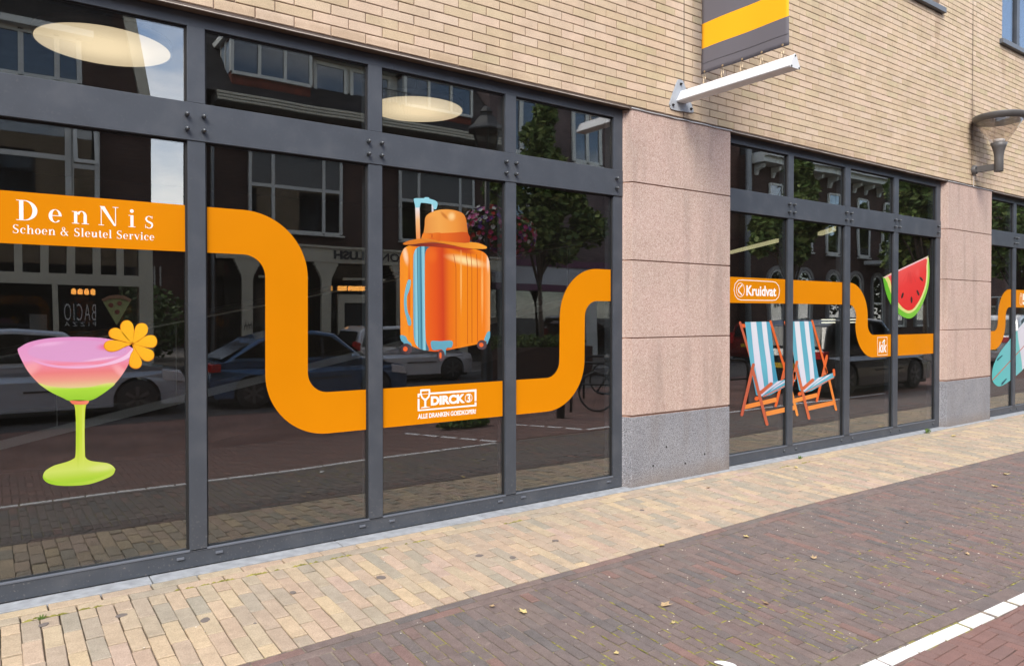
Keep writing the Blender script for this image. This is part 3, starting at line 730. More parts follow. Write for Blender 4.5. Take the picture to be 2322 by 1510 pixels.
# facade bricks
FACADE = [(0, (0.532, 0.417, 0.281)), (0.15, (0.589, 0.468, 0.352)), (0.3, (0.557, 0.429, 0.302)), (0.45, (0.512, 0.425, 0.276)), (0.6, (0.605, 0.466, 0.355)), (0.75, (0.539, 0.421, 0.294)), (0.88, (0.509, 0.403, 0.27)), (1, (0.61, 0.486, 0.375))]
WIN = [(9.15, 10.76, 5.875, 7.8), (12.83, 15.3, 5.875, 7.8), (17.2, 18.9, 5.875, 7.8), (-.6, 1.4, 5.875, 7.8)]
SEAM = (5.517, 11.809)
def wframe(a, b): return Matrix.Translation((a, PY, b)) @ Matrix.Rotation(math.pi / 2, 4, 'X')
cells = []; CH, BL = .0735, .2568; nrow = int((8.4 - 3.52) / CH)
random.seed(21)
for r_ in range(nrow):
    z0 = 3.52 + r_ * CH; zc = z0 + CH / 2
    x = SEAM[0] - 46 * BL + (BL / 2 if r_ % 2 else 0)
    cuts = []
    while x < 26: cuts.append(x); x += BL
    cuts = sorted(cuts + [s for s in SEAM] + [w for q in WIN if q[2] - .02 < zc < q[3] for w in q[:2]])
    for a, c in zip(cuts, cuts[1:]):
        mx = (a + c) / 2
        if any(q[0] < mx < q[1] and q[2] - .045 < zc < q[3] for q in WIN): continue
        if c - a < .03: continue
        ga = .0036 if min(abs(a - s) for s in SEAM) > .01 else .005
        cells.append((mx, zc, (c - a) / 2 - ga, CH / 2 - .0034, 0))
m_mortar = mat('mortar_brown', (.235, .165, .125), .95, var=.3, vscale=20)
mw = MB()
def rect_holes(x0, x1, z0, z1, holes):
    return [[(x0, z0), (x1, z0), (x1, z1), (x0, z1)]] + [[(h[0], h[2]), (h[0], h[3]), (h[1], h[3]), (h[1], h[2])] for h in holes]
mw.prism(rect_holes(-6.6, 26, 3.519, 8.4, WIN), lambda a, c, d: (a, d, c), PY + .006, .35)
wall = mw.build('brick_wall', m_mortar, shop)
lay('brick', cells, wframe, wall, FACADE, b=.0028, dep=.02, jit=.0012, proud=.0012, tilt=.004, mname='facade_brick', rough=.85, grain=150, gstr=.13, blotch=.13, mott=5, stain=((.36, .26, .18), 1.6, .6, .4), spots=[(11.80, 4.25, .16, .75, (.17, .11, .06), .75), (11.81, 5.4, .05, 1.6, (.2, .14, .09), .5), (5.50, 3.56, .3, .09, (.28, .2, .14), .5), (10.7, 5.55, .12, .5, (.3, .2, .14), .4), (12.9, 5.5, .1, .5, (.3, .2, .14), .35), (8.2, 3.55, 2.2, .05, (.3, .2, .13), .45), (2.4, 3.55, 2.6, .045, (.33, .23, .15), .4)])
m_seal = mat('expansion_seal', (.10, .07, .055), .9)
for s in SEAM: MB().box(s - .003, s + .003, PY - .0005, PY + .01, 3.52, 8.4).build('expansion_joint', m_seal, wall)
m_sill = mat('sill_dark', (.10, .11, .125), .45)
m_up_glass = glass('upper_glass', (.75, .76, .78), .10, .5)
m_room = mat('room_dark', (.05, .05, .05), .9, var=0)
for x0, x1, z0, z1 in WIN:
    w = MB().prism([[(x0, z0), (x1, z0), (x1, z1), (x0, z1)], [(x0 + .09, z0 + .10), (x0 + .09, z1 - .1), (x1 - .09, z1 - .1), (x1 - .09, z0 + .10)]], lambda a, c, d: (a, d, c), .06, .13).build('window', m_frame, shop, bevel=.004)
    mid = x0 + .93
    MB().box(mid, mid + .11, .055, .128, z0 + .1, z1 - .1).build('window_post', m_frame, w, bevel=.003)
    MB().box(x0 + .09, x1 - .09, .09, .10, z0 + .1, z1 - .1).build('pane', m_up_glass, w)
    MB().box(x0 - .10, x1 + .10, PY - .055, .06, z0 - .075, z0 - .002).build('sill', m_sill, w, bevel=.004)
    MB().box(x0, x1, .9, .95, z0, z1).build('curtain', mat('net_curtain', (.62, .64, .66), .9, var=.1), w)
# the shop's inside, seen dimly through the glass
m_floor = mat('shop_floor', (.085, .082, .075), .55, var=.1, vscale=3)
m_mat = mat('entrance_mat', (.02, .02, .021), .9)
m_dark = mat('shop_wall_dark', (.055, .05, .047), .8, var=.2, vscale=1)
MB().box(-6.6, 26, .13, 9.9, -.1, .004).build('shop_floor', m_floor, shop)
MB().box(-6.5, 23.6, .135, 1.42, .0041, .012).build('floor_mat', m_mat, shop)
MB().box(-6.6, 26, 9.9, 10.1, -.1, 4.2).build('back_wall', m_dark, shop)
MB().box(-6.8, -6.6, PY, 10.1, -.1, 8.4).build('side_wall', m_dark, shop)
MB().box(26, 26.2, PY, 10.1, -.1, 8.4).build('side_wall', m_dark, shop)
MB().box(-6.6, 26, .36, 9.9, 4.0, 4.2).build('ceiling', mat('shop_ceiling', (.10, .095, .09), .9), shop)
MB().box(-6.8, 26.2, .36, 10.1, 8.2, 8.4).build('flat_roof', m_dark, shop)
MB().box(-6.6, 26, 2.2, 2.3, 4.2, 8.2).build('room_wall', m_room, shop)
m_lampdisc = emit('lamp_disc', (1.0, .77, .50), .56)
_n, _l = m_lampdisc.node_tree.nodes, m_lampdisc.node_tree.links      # the diffuser glows strongest over its bulbs
_t = _n.new('ShaderNodeTexCoord'); _v = _n.new('ShaderNodeVectorMath'); _v.operation = 'LENGTH'; _l.new(_t.outputs['Object'], _v.inputs[0])
_r = _n.new('ShaderNodeMapRange'); _r.interpolation_type = 'SMOOTHSTEP'; _r.inputs[1].default_value = .08; _r.inputs[2].default_value = .445; _r.inputs[3].default_value = .62; _r.inputs[4].default_value = .40
_l.new(_v.outputs['Value'], _r.inputs[0]); _l.new(_r.outputs[0], _n['Principled BSDF'].inputs['Emission Strength'])
m_lampring = mat('lamp_ring', (.35, .33, .30), .5, var=0)
for k, (X, Y, lab) in enumerate(((.70, 1.28, 'large round lit ceiling lamp behind the top left pane'), (3.385, 1.42, 'round lit ceiling lamp behind the third top pane, cut by the window bar'))):
    t = thing('ceiling_lamp', lab, 'lamp', (X, Y, 3.6), group='round ceiling lamps in the shop')
    MB().lathe([(.457, -.006), (.457, .003)], (0, 0, 0), 56).build('rim', m_lampring, t)
    MB().lathe([(.445, -.007), (.445, -.0065)], (0, 0, 0), 56).build('diffuser', m_lampdisc, t)
    MB().lathe([(.452, .003), (.455, .06), (.20, .07)], (0, 0, 0), 56).build('housing', m_lampring, t, True)
    MB().tube([(0, 0, .07), (0, 0, .40)], .01).build('rod', m_lampring, t)
# moving walkway rising to the right
t = thing('moving_walkway', 'inclined moving walkway with glass sides rising to the right inside the shop', 'walkway', (0, 4.0, 0))
def wz(x): return .235 + .205 * x
m_skirt = mat('walkway_skirt', (.80, .80, .79), .45, var=.12, vscale=2)
m_rail = mat('handrail_black', (.03, .03, .032), .4, var=0)
mb = MB(); xa, xb = -1.2, 9.2
mb.prism([(xa, wz(xa)), (xb, wz(xb)), (xb, wz(xb) + .09), (xa, wz(xa) + .09)], lambda a, c, d: (a, d, c), 0, .06); mb.build('skirt', m_skirt, t)
mb = MB(); mb.prism([(xa, wz(xa) - .55), (xb, wz(xb) - .55), (xb, wz(xb)), (xa, wz(xa))], lambda a, c, d: (a, d, c), .02, 1.2); mb.build('truss', mat('walkway_truss', (.09, .07, .065), .5, var=.2), t)
mb = MB().tube([(xa, -.02, wz(xa) + .98), (xb, -.02, wz(xb) + .98)], .035); mb.build('handrail', m_rail, t, True)
mb = MB().tube([(xa, -.03, wz(xa) + .93), (xb, -.03, wz(xb) + .93)], .010); mb.build('rail_strip', m_skirt, t, True)
mb = MB(); mb.prism([(xa, wz(xa) + .09), (xb, wz(xb) + .09), (xb, wz(xb) + .95), (xa, wz(xa) + .95)], lambda a, c, d: (a, d, c), .01, .02); mb.build('side_glass', glass('walk_glass', (.8, .82, .82), .03, .3), t)
for k in range(9):
    X = xa + .6 + k * 1.15; MB().box(X - .003, X + .003, -.004, 0.008, wz(X) + .09, wz(X) + .93).build('glass_joint', m_skirt, t)
# bright strip lights and shelf lights deep inside
m_tube = emit('strip_light', (1.0, .88, .5), .28)
for k, (a, c, lab) in enumerate((((15.5, 5.7, 3.4), (17.4, 8.6, 3.4), 'long yellowish strip light deep inside the shop, just right of the first pink pier'), ((14.2, 3.35, 3.4), (15.0, 4.3, 3.4), 'shorter yellowish strip light inside the shop, right of the long one'))):
    mb = MB(); d = (Vector(c) - Vector(a)).normalized(); s = d.cross(Vector((0, 0, 1))) * .05
    A, B = Vector(a), Vector(c)
    lp = [tuple(A + s), tuple(B + s), tuple(B - s), tuple(A - s)]; mb.prism([(p[0], p[1]) for p in lp], lambda x_, y_, z_: (x_, y_, z_), 3.36, 3.44)
    tag(mb.build('strip_light', m_tube), lab, 'lamp', 'strip lights in the shop')
for k, (Z, lab) in enumerate(((1.47, 'upper of two bright shelf lights low in the shop, level with the deck chairs'), (1.40, 'lower of two bright shelf lights low in the shop, level with the deck chairs'))):
    tag(MB().box(16.3, 18.2, 5.0, 5.05, Z, Z + .025).build('shelf_light', emit('shelf_light_w', (1, .93, .72), .8)), lab, 'lamp', 'shelf lights in the shop')

# ------------------------------------------------------------------ banner on its bracket
m_arm = mat('arm_white', (.66, .68, .70), .4, var=.05); m_arm_d = mat('arm_plate', (.33, .36, .40), .5, var=.1)
br = thing('banner_bracket', 'white triangular steel bracket arm sticking out from the beige brick wall', 'bracket', (5.46, PY, 3.7))
mb = MB(); mb.prism(catmull([(-.145, -.095), (-.115, -.128), (.155, -.115), (.185, -.085), (.165, -.05), (.05, .145), (.02, .175), (-.03, .175), (-.055, .145), (-.15, -.06)], sub=4), lambda a, c, d: (a, d, c), -.012, 0)
mb.build('wall_plate', m_arm_d, br, bevel=.002)
for X, Z in ((-.115, -.085), (.145, -.08), (-.005, .135)):
    MB().lathe([(.013, -.012), (.013, -.020), (.007, -.021), (.007, -.032)], (X, 0, Z), 10, 'y').build('bolt', m_black, br)
L0, L1 = -.012, -1.24
mb = MB(); mb.prism([(-.06, -.045), (.065, -.045), (.075, -.035), (.012, .068), (-.005, .068), (-.068, -.035)], lambda a, c, d: (a, d, c), L1, L0); mb.build('arm', m_arm, br, bevel=.004)
mb = MB(); mb.prism([(-.062, -.048), (.067, -.048), (.079, -.036), (.014, .072), (-.007, .072), (-.072, -.036)], lambda a, c, d: (a, d, c), L1 - .006, L1 - .001); mb.build('end_plate', m_arm, br, bevel=.001)
for X, Z in ((-.05, -.038), (.057, -.038), (.003, .055)): MB().lathe([(.008, 0), (.008, -.004)], (X, L1 - .006, Z), 8, 'y').build('screw', m_black, br)
m_clip = mat('clip_brass', (.42, .33, .22), .35, metal=.7, var=.1)
for k in range(5):
    Y = -.353 + (-1.187 + .353) * k / 4 - PY
    c = MB().tube([(.03, Y - .008, .155), (.03, Y - .008, .085), (.03, Y + .014, .085), (.03, Y + .014, .155)], .0045, 6).build('tension_clip', m_clip, br, True)
    MB().tube([(.03, Y, .03), (.03, Y, .09)], .005, 6).build('hook', m_clip, c, True)
def banner_mat():
    m = bpy.data.materials.new('banner_print'); n, l = nodes(m); b = n['Principled BSDF']; b.inputs['Roughness'].default_value = .55; b.inputs['Specular IOR Level'].default_value = .2
    g = n.new('ShaderNodeTexCoord'); sp = n.new('ShaderNodeSeparateXYZ'); l.new(g.outputs['Object'], sp.inputs[0])
    r = n.new('ShaderNodeValToRGB'); r.color_ramp.interpolation = 'CONSTANT'; el = r.color_ramp.elements
    mr = n.new('ShaderNodeMapRange'); mr.inputs[1].default_value = 3.8; mr.inputs[2].default_value = 6.2; l.new(sp.outputs[2], mr.inputs[0])
    el[0].position = 0; el[0].color = (.135, .13, .15, 1); el[1].position = (4.117 - 3.8) / 2.4; el[1].color = (.90, .43, .012, 1)
    e = el.new((4.351 - 3.8) / 2.4); e.color = (.135, .13, .15, 1)
    l.new(mr.outputs[0], r.inputs[0]); l.new(r.outputs[0], b.inputs['Base Color'])
    return m
mb = MB(); NY, NZ = 26, 60
def bxw(y, z): return 5.50 + .006 * math.sin(y * 9 + z * 2.2) + .004 * math.sin(z * 5 + y * 3)
for j in range(NZ + 1):
    for i in range(NY + 1):
        y = -.308 + (-1.245 + .308) * i / NY; z = 3.876 + 2.5 * j / NZ; mb.v.append((bxw(y, z), y, z))
for j in range(NZ):
    for i in range(NY):
        a = j * (NY + 1) + i; mb.f.append((a, a + 1, a + NY + 2, a + NY + 1)); mb.r.append(0)
bn = mb.build('hanging_banner', banner_mat(), smooth=True, fix=False); so = bn.modifiers.new('s', 'SOLIDIFY'); so.thickness = .0016
tag(bn, 'grey vertical banner with a yellow-orange stripe, stretched above the white bracket arm', 'banner')
mb = MB(); mb.tube([(bxw(y_, 3.973) - .0016, y_, 3.973) for y_ in [-.31 - .093 * k for k in range(11)]], .0015, 4); mb.build('hem_seam', mat('seam', (.085, .08, .09), .7, var=0), bn)
for k in range(5):
    Y = -.353 + (-1.187 + .353) * k / 4; MB().lathe([(.007, 0), (.011, -.003), (.007, -.004)], (bxw(Y, 3.89) - .001, Y, 3.892), 10, 'x').build('eyelet', m_clip, bn)
# ------------------------------------------------------------------ wall lamp with clear cone
m_lamp = mat('lamp_anthracite', (.095, .092, .092), .45, var=.08, bump=.1, bscale=300)
wlmp = thing('wall_lamp', 'anthracite street lamp with clear upturned cone shade on a wall arm, above the second pier', 'lamp', (11.85, PY, 3.74))
MB().lathe([(.072, 0), (.072, -.02), (.062, -.05)], (0, 0, 0), 24, 'y').build('mount', m_lamp, wlmp, True, bevel=.003)
for a in range(4): MB().lathe([(.010, -.04), (.008, -.062)], (.045 * math.cos(a * 1.571 + .8), 0, .045 * math.sin(a * 1.571 + .8)), 8, 'y').build('bolt', m_bolt, wlmp)
mb = MB().box(-.026, .026, -.30, -.05, -.045, .045).build('arm', m_lamp, wlmp, bevel=.004)
LX, LY = 0, -.34
MB().lathe([(.055, -.075), (.058, -.07), (.058, .10), (.060, .16), (.070, .22), (.088, .28), (.108, .335)], (LX, LY, 0), 28).build('body', m_lamp, wlmp, True)
MB().lathe([(.072, .336), (.072, .385), (.06, .392)], (LX, LY, 0), 28).build('light_source', mat('lamp_white', (.82, .83, .86), .4, var=0), wlmp, True)
MB().lathe([(.100, .337), (.298, .640), (.296, .642), (.097, .338)], (LX, LY, 0), 40).build('clear_cone', glass('lamp_acryl', (.97, .95, .93), .04, .4), wlmp, True)
MB().lathe([(.300, .640), (.335, .715), (.330, .730), (.20, .748), (.0, .752)], (LX, LY, 0), 44).build('lid', m_lamp, wlmp, True)
MB().lathe([(.285, .650), (.24, .662), (.10, .655), (.0, .652)], (LX, LY, 0), 40).build('reflector', mat('lamp_reflector', (.82, .80, .76), .5, var=0), wlmp, True)
MB().tube([(0, -.012, -.07), (.004, -.006, -.24)], .006, 6).build('cable', mat('cable_pale', (.55, .5, .45), .6, var=0), wlmp)
# ================================================================== WINDOW STICKERS
LAY = .00035
def plate(name, loops, m, parent, lay=0, rnd=False):
    """flat vinyl on the outside of the glass; loops in metres (x, z)"""
    yf = GF - .0006 - LAY * lay
    return MB().prism(loops, lambda a, c, d: (a, d, c), yf, yf + .0003).build(name, m, parent)
def px(pts, sc=1, ox=0, oy=0, smooth=0, closed=True):
    q = [on_glass(ox + p[0] / sc, oy + p[1] / sc) for p in pts]
    return catmull(q, closed, smooth) if smooth else q
m_orange = mat('vinyl_orange', (.60, .208, .002), .32, var=.05, vscale=.9, spec=.1)
m_white = mat('vinyl_white', (.80, .80, .80), .35, var=0, spec=.2)
Hs = .145
def arcs(cx, cz, a0, a1, r0=.145, r1=.435): # ring sector
    return arc(cx, cz, r1, a0, a1, 20), arc(cx, cz, r0, a0, a1, 20)
def rect(a, c, z0, z1): return [(a, z0), (c, z0), (c, z1), (a, z1)]
E1 = .006
# first window front: straight, down through an S bend, along, and up again
b1 = thing('orange_vinyl_band', 'orange vinyl band bending down and up over the nearest window front, with white lettering', 'window sticker', group='orange bands on the shop windows')
plate('band_strip', rect(-.101 + E1, 1.009 - E1, 1.998, 2.290), m_orange, b1)
plate('band_strip', rect(-1.316 + E1, -.206 - E1, 1.998, 2.290), m_orange, b1)
up = arc(1.352, 1.854, .436, 90, 0, 18); up_i = arc(1.352, 1.854, .144, 0, 90, 12)
dn_o = arc(1.930, 1.200, .436, 180, 270, 18); dn_i = arc(1.930, 1.200, .144, 270, 180, 12)
plate('band_bend', [(1.114 + E1, 2.290)] + up + dn_i[::-1] + [(2.231 - E1, 1.056), (2.231 - E1, .764)] + dn_o[::-1] + up_i + [(1.114 + E1, 1.998)], m_orange, b1)
plate('band_strip', rect(2.339 + E1, 3.444 - E1, .764, 1.055), m_orange, b1)
l_o = arc(3.892, 1.202, .436, 270, 360, 18); l_i = arc(3.892, 1.202, .146, 360, 270, 12)
u_o = arc(4.478, 1.580, .436, 180, 90, 18); u_i = arc(4.478, 1.580, .146, 90, 180, 12)
plate('band_bend', [(3.551 + E1, .765)] + l_o + u_i[::-1] + [(4.658 - E1, 1.726), (4.658 - E1, 2.016)] + u_o[::-1] + l_i + [(3.551 + E1, 1.056)], m_orange, b1)
b2 = thing('orange_vinyl_band', 'orange vinyl band stepping down to the right on the middle window front', 'window sticker', group='orange bands on the shop windows')
plate('band_strip', rect(6.290, 7.358 - E1, 1.728, 2.003), m_orange, b2)
plate('band_strip', rect(7.460 + E1, 8.537 - E1, 1.728, 2.0), m_orange, b2)
u_o = arc(8.690, 1.567, .434, 90, 0, 18); u_i = arc(8.690, 1.567, .160, 0, 90, 12)
l_i = arc(9.270, 1.488, .146, 180, 270, 12); l_o = arc(9.270, 1.488, .436, 270, 180, 18)
plate('band_bend', [(8.656 + E1, 2.001)] + u_o + l_i + [(9.719 - E1, 1.342), (9.719 - E1, 1.052)] + l_o + u_i + [(8.656 + E1, 1.727)], m_orange, b2)
plate('band_strip', rect(9.835 + E1, 10.898 - E1, 1.052, 1.335), m_orange, b2)
b3 = thing('orange_vinyl_band', 'orange vinyl band stepping up on the farthest window front, beside the surfboard sticker', 'window sticker', group='orange bands on the shop windows')
l_o = arc(12.890, 1.490, .436, 270, 360, 18); l_i = arc(12.890, 1.490, .146, 360, 270, 12)
u_o = arc(13.480, 1.580, .436, 180, 98, 18); u_i = arc(13.480, 1.580, .146, 98, 180, 12)
plate('band_bend', [(12.49, 1.054)] + l_o + u_i[::-1] + [(13.544 - E1, 1.724), (13.544 - E1, 2.016)] + u_o[::-1] + l_i + [(12.49, 1.344)], m_orange, b3)
plate('band_strip', rect(13.649 + E1, 14.73 - E1, 1.723, 2.013), m_orange, b3)

# ------------------------------------------------------------------ lettering
_tmp = []
def text(name, s, x0, z0, w, h, m, parent, lay=1, bold=0.0, y=None, flip=False, space=1.0, shear=0):
    """letters of the built-in typeface, squeezed to a w x h box, as thin plates"""
    cu = bpy.data.curves.new(name, 'FONT'); cu.body = s; cu.offset = bold; cu.space_character = space; cu.resolution_u = 4; cu.shear = shear
    ob = bpy.data.objects.new(name, cu); COL.objects.link(ob)
    bpy.context.view_layer.update()
    me = bpy.data.meshes.new_from_object(ob.evaluated_get(bpy.context.evaluated_depsgraph_get()))
    COL.objects.unlink(ob); bpy.data.objects.remove(ob)
    xs = [v.co.x for v in me.vertices]; ys = [v.co.y for v in me.vertices]
    ax, bx_, ay, by = min(xs), max(xs), min(ys), max(ys)
    yf = (GF - .0006 - LAY * lay) if y is None else y
    for v in me.vertices:
        u = (v.co.x - ax) / (bx_ - ax) * w; t = (v.co.y - ay) / (by - ay) * h
        v.co = ((x0 + w - u) if flip else (x0 + u), yf, z0 + t)
    me.name = name; me.materials.clear(); me.materials.append(m)
    o = bpy.data.objects.new(name, me); COL.objects.link(o); o.parent = parent
    return o
def ring_poly(cx, cy, ro, yo, ri, yi, a0, a1, dx=0, n=18):
    return arc(cx, cy, ro, a0, a1, n, yo) + arc(cx + dx, cy, ri, a1, a0, n, yi)
def G_(ch):
    """Didone letter shapes: list of outlines in em units, advance width"""
    S = lambda a, b, c, d: [(a, c), (b, c), (b, d), (a, d)]
    hs = .022
    if ch == 'D': return [S(.09, .22, hs, .70 - hs), S(0, .25, 0, hs), S(0, .25, .70 - hs, .70), ring_poly(.25, .35, .40, .35, .25, .35 - hs, -90, 90)], .70
    if ch == 'N': return [S(.085, .108, hs, .66), [(.05, .70), (.21, .70), (.60, .0), (.53, 0)], S(.575, .60, .0, .70 - hs), S(0, .19, 0, hs), S(.49, .69, .70 - hs, .70)], .74
    if ch == 'e': return [ring_poly(.21, .225, .21, .235, .105, .215, 0, 318, .01), [(.10, .225), (.42, .225), (.42, .247), (.10, .247)]], .45
    if ch == 'c': return [ring_poly(.21, .225, .21, .235, .105, .215, 50, 318, .012), arc(.345, .35, .05, 0, 340, 10)], .43
    if ch == 'o': return [[*arc(.22, .225, .22, 0, 342, 19, .235)], ], .47
    if ch in 'nh':
        o = [S(.07, .175, hs, .44 if ch == 'n' else .70), S(0, .24, 0, hs), S(.32, .56, 0, hs), S(.385, .49, hs, .29), ring_poly(.318, .29, .172, .175, .072, .150, 0, 165), S(0, .07, (.42 if ch == 'n' else .68), (.44 if ch == 'n' else .70))]
        return o, .58
    if ch == 'i': return [S(.07, .175, hs, .44), S(0, .245, 0, hs), S(0, .07, .42, .44), arc(.12, .60, .068, 0, 340, 12)], .27
    if ch == 'l': return [S(.07, .175, hs, .70), S(0, .245, 0, hs), S(0, .07, .68, .70)], .27
    if ch == 's' or ch == 'S':
        k = 1 if ch == 's' else 1.5; q = lambda L_: [(x * k, y * k) for x, y in L_]
        return [q(ring_poly(.165, .335, .135, .125, .075, .105, 40, 200)), q(ring_poly(.165, .12, .145, .13, .085, .108, -140, 30)), q([(.03, .335), (.075, .24), (.225, .165), (.31, .12), (.30, .19), (.235, .24), (.11, .29), (.095, .34)]),
                q([(.265, .36), (.285, .36), (.285, .46), (.265, .46)]), q([(.03, 0), (.05, 0), (.05, .13), (.03, .13)])], .35 * k
    if ch == 'u': return [S(.07, .175, .15, .44), S(0, .07, .42, .44), ring_poly(.225, .15, .155, .16, .052, .130, 180, 350), S(.36, .465, hs, .44), S(.30, .36, .42, .44), S(.465, .53, 0, hs)], .55
    if ch == 't': return [S(.08, .185, .10, .58), S(0, .27, .42, .44), ring_poly(.20, .10, .12, .11, .03, .085, 180, 330)], .31
    if ch == 'r': return [S(.07, .175, hs, .44), S(0, .25, 0, hs), S(0, .07, .42, .44), arc(.31, .39, .055, 0, 340, 10), ring_poly(.29, .30, .13, .145, .10, .12, 60, 170)], .39
    if ch == 'v': return [[(.03, .44), (.145, .44), (.285, .10), (.25, 0), (.235, 0)], [(.25, 0), (.285, 0), (.43, .43), (.405, .43), (.262, .09)], S(0, .19, .44, .455), S(.34, .50, .44, .455)], .50
    if ch == '&': return [ring_poly(.25, .55, .13, .15, .07, .125, -30, 330), ring_poly(.23, .18, .22, .19, .12, .165, 60, 330), [(.16, .50), (.25, .50), (.62, .02), (.62, 0), (.52, 0)], [(.40, .10), (.43, .09), (.56, .34), (.53, .34)], S(.46, .66, .34, .36)], .70
    return [], .26
def serif(name, s, x0, x1, z0, z1, m, parent, gap=.04, lay=1, cap=.70):
    adv = [G_(c)[1] for c in s]; tot = sum(adv) + gap * (len(s) - 1); sx = (x1 - x0) / tot; sz = (z1 - z0) / cap; x = x0
    for i, c in enumerate(s):
        if c != ' ':
            mb = MB()
            if c == 'o':
                lp = [arc(.22, .225, .22, 0, 342, 19, .235), arc(.22, .225, .105, 342, 0, 19, .213)]
                lp = [[(x + p[0] * sx, z0 + p[1] * sz) for p in q] for q in lp]; yf = GF - .0006 - LAY * lay
                mb.prism(lp, lambda a, b_, d: (a, d, b_), yf, yf + .0002)
            else:
                for k, lp in enumerate(G_(c)[0]):
                    yf = GF - .0006 - LAY * lay - k * .00008
                    mb.prism([(x + p[0] * sx, z0 + p[1] * sz) for p in lp], lambda a, b_, d: (a, d, b_), yf, yf + .0002)
            mb.build(name, m, parent)
        x += (adv[i] + gap) * sx
serif('letter', 'DenNis', .118, .820, 2.131, 2.244, m_white, b1, gap=.30)
serif('letter', 'Schoen & Sleutel Service', .100, .822, 2.057, 2.106, m_white, b1, gap=.06)
# wine glass logo
z = lambda pts, sm=0: px(pts, 13.66, 930, 860, sm)
def outline(pts, t_px, sc, ox, oy, name, m, parent, lay, closed=True):
    """frame line of constant width along measured points"""
    q = px(pts, sc, ox, oy); n = len(q); k = t_px; out_, in_ = [], []
    for i in range(n):
        a, b_, c = Vector(q[(i - 1) % n]), Vector(q[i]), Vector(q[(i + 1) % n])
        d1, d2 = (b_ - a).normalized(), (c - b_).normalized()
        n1 = Vector((-d1.y, d1.x)); n2 = Vector((-d2.y, d2.x)); nn = (n1 + n2)
        nn = nn / max(nn.length_squared, .3) * 2
        out_.append(tuple(b_ + nn * k / 2)); in_.append(tuple(b_ - nn * k / 2))
    return plate(name, [out_, in_], m, parent, lay)
plate('logo_frame', z([(620, 412), (2052, 305), (2052, 668), (1995, 672), (1995, 377), (625, 466)]), m_white, b1, 1)
plate('logo_frame', z([(1995, 712), (2052, 708), (2052, 828), (232, 986), (232, 603), (288, 600), (288, 935), (1995, 782)]), m_white, b1, 1)
plate('logo_frame', z([(232, 447), (318, 438), (325, 488), (286, 492), (286, 556), (232, 560)]), m_white, b1, 1)
gl_o = z([(308, 312), (618, 298), (625, 430), (590, 560), (500, 655), (496, 830), (545, 850), (608, 852), (600, 868), (330, 888), (338, 868), (440, 840), (438, 660), (350, 575), (312, 450)])
gl_i = z([(350, 372), (352, 440), (385, 540), (450, 590), (500, 580), (555, 520), (572, 440), (572, 355)])
plate('logo_glass', [gl_o, gl_i], m_white, b1, 2)
plate('logo_glass', z([(350, 452), (575, 432), (575, 448), (350, 468)]), m_white, b1, 3)
text('lettering', 'DIRCK', *(lambda a, b_: (a[0], a[1], b_[0] - a[0], b_[1] - a[1]))(z([(642, 815)])[0], (z([(1700, 740)])[0][0], z([(642, 525)])[0][1])), m_white, b1, 2, bold=.055)
def ringplate(name, c, rx, rz, t, m, parent, lay):
    plate(name, [arc(c[0], c[1], rx, 0, 350, 30, rz), arc(c[0], c[1], rx - t, 350, 0, 30, rz - t)], m, parent, lay)
c3 = z([(1810, 578)])[0]; e3 = z([(1925, 578)])[0]; t3 = z([(1810, 440)])[0]
ringplate('logo_ring', c3, e3[0] - c3[0], t3[1] - c3[1], .0045, m_white, b1, 2)
text('lettering', '3', c3[0] - .016, c3[1] - .033, .032, .066, m_white, b1, 3, bold=.03)
a_, b__ = z([(238, 1228)])[0], z([(2035, 1060)])[0]
text('lettering', 'ALLE DRANKEN GOEDKOPER!', a_[0], a_[1], b__[0] - a_[0], z([(238, 1075)])[0][1] - a_[1], m_white, b1, 1, bold=.034)
# logo with rounded frame on the middle front
zk = lambda pts, sm=0: px(pts, 4.44, 1640, 620, sm)
rr = [(165, 68), (500, 82), (550, 105), (568, 170), (555, 240), (520, 272), (170, 268), (125, 235), (108, 165), (122, 95)]
outline([(150, 70), (190, 67), (500, 84), (530, 92), (557, 125), (567, 175), (557, 235), (530, 266), (500, 272), (180, 268), (145, 258), (118, 220), (108, 165), (118, 105)], .0075, 4.44, 1640, 620, 'logo_frame', m_white, b2, 1)
c3 = zk([(173, 166)])[0]; e3 = zk([(215, 166)])[0]; t3 = zk([(173, 95)])[0]
ringplate('logo_ring', c3, e3[0] - c3[0], t3[1] - c3[1], .006, m_white, b2, 1)
for q in ((186, 122), (172, 134), (158, 150), (152, 168), (158, 185), (170, 198), (182, 210)):
    k = zk([q])[0]; plate('logo_dot', arc(k[0], k[1], .011, 0, 320, 8, .010), m_white, b2, 1)
a_, b__ = zk([(232, 222)])[0], zk([(532, 228)])[0]
text('lettering', 'Kruidvat', a_[0], a_[1] - .004, b__[0] - a_[0], zk([(240, 122)])[0][1] - a_[1] + .006, m_white, b2, 1, bold=.028)
zi = lambda pts, sm=0: px(pts, 3.431, 1900, 560, sm)
outline([(308, 704), (382, 701), (383, 838), (308, 843)], .006, 3.431, 1900, 560, 'logo_frame', m_white, b2, 1)
a_, b__ = zi([(317, 822)])[0], zi([(379, 822)])[0]
text('lettering', 'kik', a_[0], a_[1], b__[0] - a_[0], zi([(317, 735)])[0][1] - a_[1], m_white, b2, 1, bold=.02, shear=.18)
plate('logo_hook', zi([(340, 745), (352, 728), (362, 716), (368, 728), (360, 742), (350, 750)]), m_white, b2, 1)
